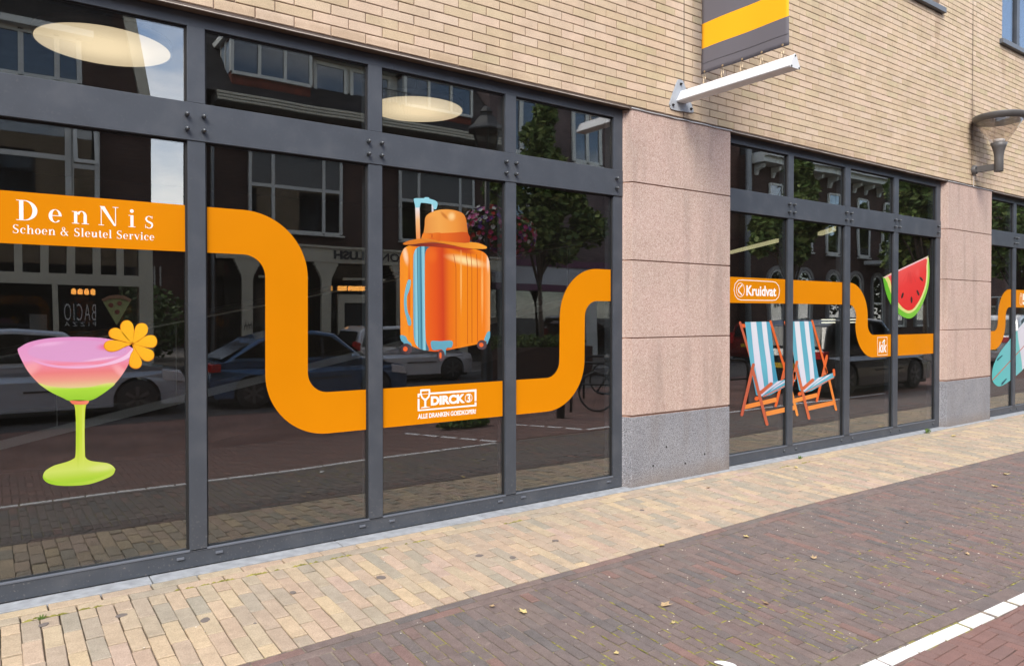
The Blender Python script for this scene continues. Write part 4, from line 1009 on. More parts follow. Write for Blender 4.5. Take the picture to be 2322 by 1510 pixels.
# pencil logo and letters at the far right
zp = lambda pts: px(pts, 21.57, 2280, 640)
outline([(755, 530), (790, 600), (805, 680), (810, 1020), (785, 1080), (755, 1135), (725, 1080), (700, 1020), (715, 680), (725, 600)], .008, 21.57, 2280, 640, 'logo_pencil', m_white, b3, 1)
plate('logo_pencil', zp([(715, 675), (808, 675), (808, 695), (715, 695)]), m_white, b3, 2)
plate('logo_block', zp([(845, 560), (1100, 575), (1100, 890), (845, 885)]), m_white, b3, 1)
plate('logo_block', zp([(845, 960), (1100, 975), (1100, 1100), (845, 1095)]), m_white, b3, 1)

# ------------------------------------------------------------------ cocktail
ck = thing('cocktail_sticker', 'window sticker of a pink and lime green cocktail glass with an orange flower', 'window sticker')
zc = lambda pts, sm=5: px(pts, 3.021, 0, 700, sm)
def ZC(x, y): return px([(x, y)], 3.021, 0, 700)[0]
bowl = [(122, 288), (140, 262), (200, 230), (300, 207), (420, 196), (560, 194), (720, 203), (840, 232), (895, 262), (915, 288), (900, 335), (855, 425), (785, 515), (690, 592), (606, 630), (480, 630), (430, 610), (340, 566), (260, 506), (200, 440), (160, 375)]
P = [(0, (170, 218, 60)), (.18, (165, 215, 55)), (.21, (228, 205, 150)), (.33, (236, 160, 140)), (.45, (235, 128, 130)), (.58, (240, 140, 165)), (.66, (232, 160, 205)), (1, (224, 150, 205))]
cz0, cz1 = ZC(520, 630), ZC(520, 195)
plate('bowl', zc(bowl), print_mat('print_bowl', P, cz0, cz1, [(*ZC(200, 420), .05, .10, (250, 190, 190), .5, -.9), (*ZC(830, 430), .035, .09, (252, 190, 195), .6, .8), (*ZC(560, 395), .16, .02, (240, 175, 215), .7)], grain=.03), ck, 0)
plate('drink_surface', zc([(190, 300), (215, 262), (290, 236), (420, 222), (560, 216), (700, 226), (800, 245), (862, 272), (865, 300), (800, 330), (690, 352), (560, 365), (420, 360), (290, 345), (220, 325)]),
      print_mat('print_drink', [(0, (226, 165, 214)), (1, (221, 160, 208))], cz0, cz1, [(*ZC(330, 240), .12, .02, (240, 190, 228), .6, .1), (*ZC(730, 262), .07, .03, (232, 95, 150), .75), (*ZC(700, 345), .14, .015, (245, 200, 232), .8, .12)], grain=.10), ck, 1)
plate('rim_shine', zc([(230, 350), (330, 378), (450, 392), (580, 392), (720, 372), (840, 330), (895, 285), (905, 268), (912, 288), (890, 330), (800, 372), (640, 402), (480, 408), (340, 396), (245, 366)]),
      print_mat('print_rim', [(0, (236, 165, 210)), (1, (246, 205, 235))], ZC(230, 370), ZC(900, 300)), ck, 2)
zg = zc([(262, 508), (340, 530), (480, 543), (620, 535), (720, 512), (788, 512), (740, 556), (690, 590), (606, 628), (480, 629), (430, 609), (340, 565)])
plate('bowl_base', zg, print_mat('print_green', [(0, (150, 205, 45)), (.75, (172, 222, 60)), (1, (215, 225, 120))], ZC(520, 630), ZC(520, 525)), ck, 1)
stem = [(480, 628), (606, 630), (590, 660), (582, 720), (580, 860), (582, 985), (588, 1020), (620, 1040), (680, 1049), (740, 1058), (778, 1080), (787, 1105), (768, 1140), (690, 1176), (600, 1202), (500, 1211), (400, 1209), (330, 1193), (298, 1165), (295, 1140), (312, 1108), (370, 1073), (450, 1050), (500, 1028), (517, 1000), (520, 860), (518, 730), (508, 660)]
plate('stem_and_foot', zc(stem), print_mat('print_stem', [(0, (150, 205, 40)), (.10, (178, 214, 60)), (.2, (206, 226, 105)), (.35, (204, 222, 78)), (.6, (196, 222, 58)), (1, (200, 215, 62))], ZC(540, 1212), ZC(540, 640), [(*ZC(533, 850), .012, .26, (176, 212, 40), .7), (*ZC(690, 1090), .10, .03, (218, 228, 135), .8), (*ZC(570, 850), .008, .26, (215, 232, 110), .8)]), ck, 1)
plate('foot_edge', zc([(295, 1140), (310, 1160), (370, 1180), (460, 1190), (560, 1185), (660, 1163), (740, 1130), (786, 1095), (787, 1108), (768, 1140), (690, 1176), (600, 1202), (500, 1211), (400, 1209), (330, 1193), (298, 1165)]), print_mat('print_foot', [(0, (160, 210, 40)), (1, (190, 218, 80))], ZC(300, 1200), ZC(787, 1110)), ck, 2)
plate('coral_ring', zc([(482, 628), (545, 632), (606, 629), (596, 652), (545, 656), (497, 652)], 3), print_mat('print_coral', [(0, (238, 120, 88)), (1, (245, 140, 110))], ZC(490, 640), ZC(600, 640)), ck, 3)
zf = lambda pts, sm=5: px(pts, 4.1955, 0, 540, sm)
FC = (1255, 1000)
petals = [((1205, 855), (62, 78), -.15), ((1340, 885), (62, 88), .42), ((1412, 985), (80, 58), -.12 + .0), ((1400, 1112), (70, 54), .55), ((1290, 1165), (58, 80), -.12), ((1100, 1022), (112, 54), .05), ((1120, 925), (88, 62), .45)]
m_pet = print_mat('print_petal', [(0, (250, 175, 25)), (1, (255, 195, 30))], px([(1000, 1200)], 4.1955, 0, 540)[0], px([(1450, 800)], 4.1955, 0, 540)[0], grain=.05)
m_petd = print_mat('print_petal_edge', [(0, (225, 130, 10)), (1, (235, 145, 15))], (0, 1.4), (1, 1.4))
pet_out = [  # each petal as drawn, from the flower centre outwards
 [(1255, 1005), (1200, 960), (1150, 895), (1143, 835), (1165, 795), (1205, 780), (1245, 795), (1270, 840), (1274, 900), (1268, 960)],
 [(1260, 1005), (1268, 930), (1285, 850), (1320, 812), (1370, 810), (1403, 840), (1405, 890), (1380, 930), (1330, 970)],
 [(1262, 1008), (1310, 985), (1370, 940), (1420, 922), (1470, 930), (1494, 970), (1488, 1015), (1455, 1042), (1390, 1040), (1320, 1025)],
 [(1262, 1010), (1330, 1025), (1400, 1048), (1450, 1070), (1467, 1110), (1455, 1150), (1415, 1172), (1370, 1165), (1330, 1130), (1290, 1070)],
 [(1258, 1010), (1285, 1060), (1325, 1125), (1350, 1180), (1335, 1225), (1295, 1243), (1250, 1230), (1225, 1190), (1240, 1110), (1265, 1060)],
 [(1250, 1010), (1190, 1035), (1120, 1070), (1060, 1082), (1010, 1068), (985, 1030), (1000, 990), (1050, 970), (1120, 975), (1200, 995)],
 [(1252, 1005), (1190, 990), (1110, 968), (1050, 945), (1032, 905), (1050, 868), (1095, 852), (1140, 868), (1185, 920)]]
for p in pet_out:
    q = zf(p); cx = sum(a for a, b_ in q) / len(q); cz = sum(b_ for a, b_ in q) / len(q)
    o = plate('petal', q, m_petd, ck, 4); q2 = [(cx + (a - cx) * .93 + .0015, cz + (b_ - cz) * .93 + .0018) for a, b_ in q]
    plate('petal_face', q2, m_pet, o, 5)

# ------------------------------------------------------------------ suitcase with hat
su = thing('suitcase_sticker', 'window sticker of an orange wheeled suitcase with a felt hat on top', 'window sticker')
zs = lambda pts, sm=5: px(pts, 3.0206, 840, 380, sm)
def ZS(x, y): return px([(x, y)], 3.0206, 840, 380)[0]
m_lblue = print_mat('print_lightblue', [(0, (95, 165, 190)), (.5, (125, 195, 215)), (1, (150, 215, 230))], ZS(300, 1250), ZS(460, 200))
plate('pull_rod', zs([(306, 262), (336, 262), (338, 380), (342, 500), (314, 500), (310, 380)], 0), print_mat('print_rod', [(0, (235, 140, 70)), (.6, (245, 190, 130)), (1, (235, 235, 240))], ZS(320, 500), ZS(320, 270), [(*ZS(309, 390), .004, .2, (180, 180, 190), .9)]), su, 0)
plate('pull_rod', zs([(418, 245), (431, 245), (432, 310), (420, 310)], 0), print_mat('print_rod2', [(0, (190, 195, 205)), (1, (225, 228, 235))], ZS(418, 300), ZS(431, 300)), su, 0)
plate('pull_grip', zs([(296, 222), (302, 212), (330, 211), (365, 210), (375, 204), (400, 206), (405, 214), (440, 226), (458, 240), (458, 262), (450, 285), (434, 284), (424, 256), (400, 248), (352, 242), (342, 250), (336, 272), (310, 274), (303, 250)]), m_lblue, su, 1)
body = [(202, 640), (208, 600), (228, 558), (262, 536), (330, 524), (480, 528), (640, 545), (740, 566), (785, 588), (808, 625), (818, 690), (819, 900), (818, 1110), (810, 1168), (780, 1196), (700, 1216), (600, 1236), (500, 1255), (440, 1260), (380, 1252), (310, 1234), (250, 1200), (210, 1165), (205, 1060), (202, 850)]
bc = [(0, (240, 140, 30)), (.10, (246, 150, 20)), (.22, (236, 110, 15)), (.38, (226, 84, 8)), (.46, (205, 62, 10)), (.53, (232, 112, 5)), (.66, (240, 138, 0)), (.80, (240, 136, 0)), (.93, (242, 128, 5)), (1, (250, 170, 90))]
plate('shell', zs(body), print_mat('print_shell', bc, ZS(200, 900), ZS(819, 900), [
    (*ZS(660, 640), .24, .05, (252, 226, 160), .95, -.15), (*ZS(640, 570), .16, .035, (196, 62, 10), .85, -.12), (*ZS(420, 600), .07, .09, (238, 112, 20), .6), (*ZS(240, 600), .03, .10, (255, 225, 190), .8, .2),
    (*ZS(620, 760), .012, .36, (252, 190, 110), .8), (*ZS(765, 820), .018, .40, (252, 190, 110), .7), (*ZS(805, 650), .02, .10, (255, 235, 210), .7), (*ZS(430, 1225), .10, .03, (225, 90, 10), .5), (*ZS(265, 880), .018, .42, (210, 60, 15), .7)]), su, 1)
m_zip1 = print_mat('print_zip', [(0, (95, 160, 185)), (.3, (150, 215, 230)), (.36, (50, 105, 130)), (.42, (100, 175, 195)), (.6, (70, 140, 165)), (.66, (40, 95, 120)), (.72, (120, 190, 210)), (.9, (150, 212, 228)), (1, (60, 110, 130))], ZS(293, 900), ZS(378, 900))
plate('zip_band', zs([(293, 640), (297, 590), (312, 556), (345, 540), (405, 545), (388, 556), (375, 590), (372, 660), (372, 900), (376, 1140), (384, 1200), (400, 1250), (350, 1246), (318, 1222), (300, 1180), (294, 1100), (292, 880)]), m_zip1, su, 2)
m_dk = print_mat('print_groove', [(0, (176, 70, 5)), (1, (190, 80, 5))], (0, 1), (1, 1))
for xa, xb, top, bot in ((568, 586, 596, 1226), (652, 665, 575, 1207), (684, 695, 582, 1199), (724, 733, 594, 1192)):
    plate('groove', zs([(xa, top), (xa + 4, top), (xb + 1, top + 90), (xb + 2, bot), (xb - 2, bot), (xb - 3, top + 92)], 0), m_dk, su, 2)
plate('side_handle', zs([(258, 770), (276, 774), (272, 815), (262, 850), (250, 880), (248, 930), (254, 985), (268, 1020), (278, 1050), (276, 1080), (258, 1078), (246, 1030), (234, 985), (229, 925), (232, 870), (244, 810)]), m_lblue, su, 3)
plate('corner_guard', zs([(205, 1148), (240, 1156), (255, 1185), (278, 1205), (280, 1228), (250, 1222), (225, 1200), (208, 1180)]), m_lblue, su, 3)
plate('corner_guard', zs([(412, 1200), (425, 1186), (480, 1188), (545, 1184), (563, 1195), (562, 1215), (552, 1232), (520, 1238), (512, 1285), (500, 1283), (490, 1246), (440, 1250), (420, 1240)]), m_lblue, su, 3)
plate('corner_guard', zs([(818, 1122), (800, 1128), (782, 1165), (779, 1182), (795, 1192), (790, 1208), (800, 1208), (810, 1180), (818, 1160)]), m_lblue, su, 3)
m_wd = print_mat('print_wheel', [(0, (45, 40, 48)), (1, (85, 65, 70))], ZS(205, 1245), ZS(275, 1245)); m_wo = print_mat('print_hub', [(0, (235, 90, 30)), (1, (240, 105, 45))], ZS(205, 1245), ZS(275, 1245))
for cx, cy, rx, ry, hx, hy in ((243, 1242, 42, 38, 16, 17), (484, 1286, 25, 38, 8, 22), (763, 1214, 34, 33, 15, 15)):
    mk = lambda rx_, ry_, dx=0: zs([(cx + dx + rx_ * math.cos(k * .524), cy + ry_ * math.sin(k * .524)) for k in range(12)], 2)
    w = plate('wheel', mk(rx, ry), m_wd, su, 0 if cx == 245 else 4); plate('hub', mk(hx, hy, -5), m_wo, w, 5)
plate('hat_brim', zs([(222, 522), (250, 506), (300, 493), (360, 488), (480, 498), (600, 512), (690, 512), (745, 520), (788, 538), (797, 550), (780, 558), (710, 557), (640, 548), (560, 532), (480, 518), (420, 514), (350, 518), (290, 527), (240, 530)]),
      print_mat('print_brim', [(0, (215, 120, 30)), (.5, (232, 140, 30)), (1, (245, 165, 50))], ZS(222, 520), ZS(797, 550), [(*ZS(420, 512), .10, .012, (196, 88, 20), .7)]), su, 5)
plate('brim_shadow', zs([(262, 532), (330, 520), (420, 516), (520, 526), (630, 549), (700, 559), (640, 565), (560, 556), (480, 546), (400, 540), (320, 540)]), print_mat('print_shade', [(0, (90, 30, 25)), (1, (205, 62, 15))], ZS(262, 530), ZS(700, 560)), su, 4)
plate('hat_crown', zs([(350, 490), (362, 450), (370, 400), (373, 352), (388, 325), (425, 303), (475, 290), (535, 288), (590, 297), (632, 316), (652, 350), (660, 400), (667, 450), (678, 512), (620, 512), (560, 510), (500, 505), (420, 494)]),
      print_mat('print_crown', [(0, (222, 142, 62)), (.35, (240, 168, 78)), (.7, (236, 152, 58)), (1, (205, 112, 32))], ZS(352, 400), ZS(675, 400), [(*ZS(555, 335), .045, .05, (252, 212, 145), .9, -.8), (*ZS(505, 330), .02, .06, (196, 112, 34), .9, .9), (*ZS(430, 320), .08, .03, (245, 170, 75), .7, .3)]), su, 6)
plate('hat_ribbon', zs([(352, 484), (360, 448), (372, 450), (480, 450), (580, 446), (664, 445), (679, 512), (600, 513), (490, 503), (400, 490)], 2), print_mat('print_ribbon', [(0, (222, 108, 20)), (.5, (228, 104, 18)), (1, (196, 74, 10))], ZS(352, 480), ZS(675, 480)), su, 7)
plate('hat_bow', zs([(352, 486), (360, 458), (385, 450), (415, 462), (425, 450), (470, 446), (480, 455), (478, 500), (450, 498), (430, 482), (412, 482), (385, 490)], 3), print_mat('print_bow', [(0, (240, 135, 30)), (1, (222, 100, 15))], ZS(352, 455), ZS(478, 500), [(*ZS(420, 470), .01, .03, (190, 75, 10), .9)]), su, 8)

# ------------------------------------------------------------------ two deck chairs
m_w1 = print_mat('print_wood_shade', [(0, (190, 92, 68)), (.5, (214, 108, 66)), (1, (226, 120, 72))], (6.4, .6), (8.6, 1.2), grain=.06)
m_w2 = print_mat('print_wood_light', [(0, (240, 138, 58)), (.5, (248, 158, 72)), (1, (240, 130, 50))], (6.4, .6), (8.6, 1.2), grain=.05)
m_w3 = print_mat('print_wood_red', [(0, (232, 100, 38)), (1, (240, 112, 48))], (6.4, .6), (8.6, 1.2), grain=.05)
m_cb = print_mat('print_canvas_blue', [(0, (75, 160, 188)), (.5, (108, 190, 212)), (1, (100, 182, 206))], (6.4, .9), (6.6, 1.5), grain=.03)
m_cbd = print_mat('print_canvas_blue2', [(0, (48, 138, 175)), (1, (85, 170, 198))], (6.4, .9), (6.6, 1.5), grain=.03)
m_cw = print_mat('print_canvas_white', [(0, (212, 208, 232)), (.5, (226, 226, 244)), (1, (232, 236, 246))], (6.4, .9), (6.6, 1.5), grain=.02)
def chair_sticker(label, dx, dy, clip):
    t = thing('deck_chair_sticker', label, 'window sticker', group='deck chair stickers')
    def P_(name, pts, m, lay, sm=0):
        q = [on_glass(1640 + a / 4.44, 620 + b_ / 4.44) for a, b_ in pts]
        if sm: q = catmull(q, True, sm)
        q = [(a + dx - 1640, b_ + dy) for a, b_ in q]
        for lo, hi in clip:
            c = clip_poly(q, lo, hi)
            if len(c) > 2: plate(name, [(a + 1640, b_) for a, b_ in c], m, t, lay)
    def bar(name, p, q, w, m, lay, rnd=True):
        d = math.hypot(q[0] - p[0], q[1] - p[1]); ux, uy = (q[0] - p[0]) / d, (q[1] - p[1]) / d; nx, ny = -uy * w / 2, ux * w / 2
        e = w * .35 if rnd else 0
        P_(name, [(p[0] + nx, p[1] + ny), (p[0] + nx * .5 - ux * e, p[1] + ny * .5 - uy * e), (p[0] - nx * .5 - ux * e, p[1] - ny * .5 - uy * e), (p[0] - nx, p[1] - ny), (q[0] - nx, q[1] - ny), (q[0] - nx * .5 + ux * e, q[1] - ny * .5 + uy * e), (q[0] + nx * .5 + ux * e, q[1] + ny * .5 + uy * e), (q[0] + nx, q[1] + ny)], m, lay)
    def stripe(name, top, bot, m, lay):   # top: (xa, xb) at canvas top; sampled edge curves down the back
        P_(name, [top[0]] + [top[1]] + bot, m, lay)
    bar('back_leg', (640, 870), (528, 1335), 26, m_w3, 0)
    bar('rear_rail', (330, 1262), (345, 1255), 40, m_w3, 0)
    bar('lower_bar', (215, 1345), (535, 1268), 44, m_w2, 1, False)
    bar('left_rail', (168, 492), (300, 925), 24, m_w1, 1)
    bar('top_bar', (180, 525), (225, 528), 36, m_w3, 0, False)
    # canvas back: five stripes, narrowing edges measured at the top, middle and bottom
    T = [(217, 490), (275, 488), (330, 487), (385, 486), (432, 486), (472, 486)]
    M1 = [(243, 700), (295, 705), (355, 712), (408, 700), (455, 700), (497, 700)]
    M2 = [(290, 1020), (318, 935), (385, 960), (440, 930), (485, 925), (515, 900)]
    Bt = [(330, 1225), (365, 1180), (415, 1165), (455, 1120), (502, 1095), (550, 1085)]
    cols = [m_cb, m_cw, m_cb, m_cw, m_cbd]
    for k in range(5):
        P_('canvas_stripe', [T[k], T[k + 1], M1[k + 1], M2[k + 1], Bt[k + 1], Bt[k], M2[k], M1[k]], cols[k], 2)
    # seat of the canvas
    A = [(380, 1235), (430, 1170), (500, 1092), (560, 1080), (600, 1072), (650, 1058), (742 - 50, 1048), (742 - 22, 1025)]
    P_('canvas_seat', [(330, 1222), (372, 1180), (430, 1150), (500, 1092), (600, 1072), (690, 1040), (730, 1022), (722, 1085), (640, 1130), (560, 1175), (470, 1225), (400, 1242)], m_cb, 3)
    P_('canvas_seat', [(545, 1085), (590, 1078), (560, 1105), (470, 1165), (385, 1235), (372, 1215), (480, 1140)], m_cw, 4)
    P_('canvas_seat', [(640, 1063), (690, 1045), (640, 1085), (560, 1130), (470, 1185), (520, 1140)], m_cw, 4)
    bar('seat_end', (718, 1000), (722, 1060), 26, m_w3, 5)
    bar('seat_rail', (718, 1085), (400, 1240), 9, m_w3, 4, False)
    bar('front_leg_right', (660, 1080), (745, 1425), 25, m_w2, 2)
    bar('right_rail', (473, 480), (640, 1030), 22, m_w3, 5)
    bar('rail_knob', (640, 850), (610, 950), 22, m_w3, 4)
    P_('hinge_plate', [(628, 985), (642, 1010), (636, 1050), (600, 1060), (580, 1070), (595, 1020), (612, 985)], m_w1, 5, 3)
    bar('left_leg', (303, 915), (185, 1425), 30, m_w1, 5)
    bar('front_bar', (430, 1412), (735, 1345), 46, m_w2, 5, False)
    bar('front_leg_left', (290, 950), (440, 1520), 30, m_w1, 6)
    bar('arm_end', (375, 1200), (483, 1108), 34, m_w1, 7)
    return t
def clip_poly(q, lo, hi):
    for side, lim in ((0, lo), (1, hi)):
        out = []; n = len(q)
        ins = (lambda p: p[0] + 1640 >= lim) if side == 0 else (lambda p: p[0] + 1640 <= lim)
        for i in range(n):
            a, b_ = q[i - 1], q[i]
            if ins(a) != ins(b_):
                t = (lim - 1640 - a[0]) / (b_[0] - a[0]); out.append((lim, a[1] + (b_[1] - a[1]) * t) if False else (lim - 1640, a[1] + (b_[1] - a[1]) * t))
            if ins(b_): out.append(b_)
        q = out
        if len(q) < 3: return []
    return q
CH2 = on_glass(1640 + 893 / 4.44, 620 + 478 / 4.44)[0] - on_glass(1640 + 473 / 4.44, 620 + 480 / 4.44)[0]
chair_sticker('window sticker of a blue and white striped deck chair, left of the two', 0, 0, ((6.29, 7.352), (7.466, 8.53)))
chair_sticker('window sticker of a striped deck chair, the right one, cut by the window bar', CH2, 0, ((6.29, 7.352), (7.466, 8.53)))

# ------------------------------------------------------------------ watermelon slice
wm = thing('watermelon_sticker', 'window sticker of a red watermelon slice with green rind and dark seeds', 'window sticker')
def MM(name, pts, m, lay, sm=5):
    q = [(a / 3.431, b_ / 3.431) for a, b_ in pts]
    if sm: q = catmull(q, True, sm)
    for lo, hi in ((1928, 2025), (2036.5, 2121)):
        c = clip_poly([(a + 260, b_) for a, b_ in q], lo, hi)
        if len(c) > 2: plate(name, [on_glass(1640 + a, 560 + b_) for a, b_ in c], m, wm, lay)
def ZM(x, y): return px([(x, y)], 3.431, 1900, 560)[0]
MM('rind', [(350, 240), (352, 236), (520, 155), (690, 76), (702, 74), (710, 120), (713, 200), (708, 280), (690, 360), (655, 450), (620, 510), (585, 545), (555, 557), (520, 550), (470, 520), (425, 470), (385, 390), (362, 310)],
   print_mat('print_rind', [(0, (75, 165, 25)), (.2, (110, 195, 45)), (1, (150, 215, 85))], ZM(350, 500), ZM(712, 200)), 0, 3)
MM('rind_inner', [(375, 225), (530, 155), (692, 82), (700, 130), (700, 210), (692, 290), (668, 370), (635, 440), (600, 490), (560, 515), (525, 510), (480, 480), (440, 430), (405, 340), (385, 280)],
   print_mat('print_rind2', [(0, (222, 226, 120)), (1, (238, 238, 165))], ZM(375, 500), ZM(700, 200)), 1, 3)
MM('flesh', [(398, 215), (540, 152), (682, 90), (688, 150), (688, 220), (678, 300), (650, 380), (618, 440), (585, 482), (555, 494), (525, 488), (487, 455), (450, 400), (420, 320), (408, 265)],
   print_mat('print_flesh', [(0, (228, 42, 40)), (.6, (236, 60, 58)), (1, (240, 92, 88))], ZM(560, 500), ZM(500, 160), [(*ZM(560, 240), .10, .13, (205, 50, 50), .45, .6), (*ZM(620, 200), .08, .1, (244, 95, 90), .5)], grain=.05), 2, 3)
MM('cut_edge', [(350, 238), (520, 155), (700, 72), (700, 82), (530, 163), (362, 243)], print_mat('print_cutedge', [(0, (240, 190, 200)), (1, (246, 205, 212))], ZM(350, 240), ZM(700, 75)), 3, 0)
m_seed = print_mat('print_seed', [(0, (40, 25, 22)), (1, (70, 40, 38))], ZM(500, 400), ZM(650, 250))
for cx, cy, l, w, a in ((501, 378, 24, 8, 1.85), (572, 412, 26, 8, 1.55), (622, 357, 24, 8, 1.2), (648, 250, 20, 8, .9)):
    MM('seed', [(cx + l * math.cos(t * .785) * math.cos(a) - w * math.sin(t * .785) * math.sin(a), cy + l * math.cos(t * .785) * math.sin(a) + w * math.sin(t * .785) * math.cos(a)) for t in range(8)], m_seed, 4, 2)
m_vein = print_mat('print_vein', [(0, (212, 38, 38)), (1, (220, 60, 60))], (0, 1), (1, 1))
for a in (-.9, -.55, -.25, .1, .45): MM('flesh_vein', [(560 + 30 * math.sin(a), 170 + 20 * math.cos(a)), (563 + 100 * math.sin(a), 175 + 105 * math.cos(a)), (558 + 100 * math.sin(a), 178 + 108 * math.cos(a))], m_vein, 3, 0)

# ------------------------------------------------------------------ surfboard
sb = thing('surfboard_sticker', 'window sticker of a turquoise and white surfboard with a thin red stripe', 'window sticker')
def SBP(name, pts, m, lay):
    for lo, hi in ((2248, 2296.5), (2303.5, 2420)):
        c = clip_poly([(a - 1640, b_) for a, b_ in pts], lo, hi)
        if len(c) > 2: plate(name, [on_glass(1640 + a, b_) for a, b_ in c], m, sb, lay)
bt = catmull([(2249.5, 858), (2250.5, 838), (2257, 818), (2270, 795), (2285, 776), (2303, 753), (2325, 726), (2350, 702), (2378, 686), (2392, 690), (2388, 712), (2368, 760), (2345, 805), (2322, 835), (2304, 852), (2290, 863), (2277, 872), (2265, 876), (2257, 872), (2252, 866)], True, 4)
SBP('board', bt, print_mat('print_board', [(0, (90, 200, 200)), (.5, (120, 200, 208)), (1, (110, 205, 195))], on_glass(2250, 860), on_glass(2330, 740), grain=.02), 0)
SBP('white_panel', [(2307, 748), (2325, 726), (2350, 702), (2378, 686), (2392, 690), (2388, 712), (2368, 760), (2345, 805), (2322, 835), (2318, 838), (2317, 822), (2313, 795), (2309, 770)], print_mat('print_wpanel', [(0, (222, 222, 236)), (1, (236, 236, 242))], on_glass(2300, 800), on_glass(2380, 740)), 1)
SBP('red_stripe', [(2250, 861), (2322, 783.5), (2385, 715), (2386, 717), (2322, 786), (2251, 863)], print_mat('print_rstripe', [(0, (190, 105, 85)), (1, (200, 110, 90))], (0, 1), (1, 1)), 2)
m_fin = print_mat('print_fin', [(0, (20, 60, 80)), (1, (30, 75, 95))], (0, 1), (1, 1))
SBP('fin', [(2260, 817), (2261.5, 813.5), (2272.5, 804.5), (2273.5, 806.5), (2262, 818)], m_fin, 3)
SBP('fin', [(2270, 873), (2271, 868), (2281.5, 857.5), (2283, 859.5), (2273, 872)], m_fin, 3)
# ================================================================== THE OTHER SIDE OF THE STREET (seen mirrored in the shop glass)
def FY(Y): return 2 * GF - Y        # a thing mirrored at distance Y behind the glass stands at this y
m_bk1 = far_brick('far_brick_dark', (.10, .056, .043), (.075, .045, .038), (.045, .036, .032))
m_bk2 = far_brick('far_brick_redbrown', (.14, .068, .05), (.10, .054, .043), (.05, .04, .035))
m_bk3 = far_brick('far_brick_mauve', (.16, .112, .107), (.12, .087, .083), (.07, .055, .055))
m_tile = far_brick('roof_tile_dark', (.045, .038, .036), (.03, .027, .027), (.01, .01, .01), .22, .30)
m_tile_r = far_brick('roof_tile_red', (.20, .055, .035), (.15, .045, .03), (.04, .015, .012), .24, .17)
m_cream = mat('paint_cream', (.54, .50, .39), .6, var=.08, vscale=1.5)
m_pale = mat('paint_pale', (.62, .62, .57), .6, var=.06, vscale=1.5)
m_far_glass = glass('far_glass', (.3, .32, .33), .12, .7)
m_inside = mat('far_room', (.02, .02, .021), .9, var=.3, vscale=.8)
m_panel = mat('grey_panel', (.12, .12, .115), .7, var=.05)
m_curt = mat('far_curtain', (.30, .36, .42), .9, var=.25, vscale=8)
m_iron = mat('iron_black', (.015, .016, .017), .5, var=0)
def wallbox(name, x0, x1, Y, z0, z1, m, parent, dep=.3): return MB().box(x0, x1, FY(Y) - dep, FY(Y), z0, z1).build(name, m, parent)
def fwin(parent, x0, x1, z0, z1, Y, mul=(), tra=(), t=.07, frame=None, glassm=None, back=None, sill=True, name='window'):
    """framed window standing a little proud of the far wall: frame, panes, dark room or curtain behind"""
    frame = frame or m_pale; y = FY(Y)
    xs = [x0] + list(mul) + [x1]; zs_ = [z0] + list(tra) + [z1]
    mb = MB()
    for X in xs: mb.box(X - t / 2, X + t / 2, y - .02, y + .06, z0, z1)
    for Z in zs_:
        for a, c in zip(xs, xs[1:]): mb.box(a + t / 2, c - t / 2, y - .018, y + .055, Z - t / 2, Z + t / 2)
    w = mb.build(name, frame, parent)
    for a, c in zip(xs, xs[1:]):
        for e, f in zip(zs_, zs_[1:]): MB().box(a + t / 2, c - t / 2, y + .012, y + .018, e + t / 2, f - t / 2).build('pane', glassm or m_far_glass, w)
    MB().box(x0, x1, y + .002, y + .008, z0, z1).build('blind', back or m_inside, w)  # flat sheet painted dark for the unlit room, unless a curtain is given
    if sill: MB().box(x0 - .08, x1 + .08, y - .02, y + .16, z0 - t, z0 - t / 2 - .002).build('sill', frame, w)
    return w
# ---- pizza restaurant, left
Y1 = 14.0
A = thing('pizza_restaurant', 'dark brick house with a pizza restaurant, mirrored in the leftmost window pane', 'building')
wallbox('wall', -9, 3.1, Y1, 3.35, 6.15, m_bk1, A, 9)
mb = MB(); mb.prism([(-9, 6.15), (3.1, 6.15), (2.55, 9.3), (-9, 9.3)], lambda a, c, d: (a, d, c), FY(Y1) - 9, FY(Y1) - .01); mb.build('upper_wall', m_bk1, A)
mb = MB(); mb.prism([(2.92, 6.15), (3.16, 6.15), (2.6, 9.4), (2.34, 9.4)], lambda a, c, d: (a, d, c), FY(Y1) - .2, FY(Y1) + .12); mb.build('gable_coping', m_cream, A)
mb = MB(); mb.prism([(-9, 7.9), (2.35, 7.9), (2.2, 9.35), (-9, 9.35)], lambda a, c, d: (a, d, c), FY(Y1), FY(Y1) + .08); mb.build('tile_hanging', m_tile, A)
MB().box(-9, 1.9, FY(Y1), FY(Y1) + .3, 7.75, 7.9).build('eaves_board', m_pale, A)
fwin(A, -2.2, 1.62, 6.75, 7.7, Y1, (-1.3, -.35, .55, 1.2), (), .10, back=m_curt)
fwin(A, -2.4, 1.42, 3.9, 5.85, Y1, (-1.2,), (5.05,), .11)
w = fwin(A, 1.45, 1.95, 3.9, 5.85, Y1, (), (4.9,), .10)
mb = MB(); mb.prism([[(0, 0), (.46, 0), (.46, .92), (0, .92)], [(.07, .08), (.07, .84), (.39, .84), (.39, .08)]], lambda a, c, d: (1.48 + a, FY(Y1) + .08 + d + (.92 - c) * .35, 4.92 + c), 0, .05); mb.build('casement', m_pale, w)
MB().box(1.34, 1.46, FY(Y1), FY(Y1) + .075, 3.88, 5.9).build('window_post', m_pale, A)
MB().box(-9, 3.1, FY(Y1) - .3, FY(Y1) + .02, 3.18, 3.35).build('fascia', m_pale, A)
fr = MB()
xs = [-3.37 + .482 * k for k in range(14)]
for X in xs: fr.box(X - .075, X + .075, FY(Y1) - .1, FY(Y1) + .04, 2.50, 3.18)
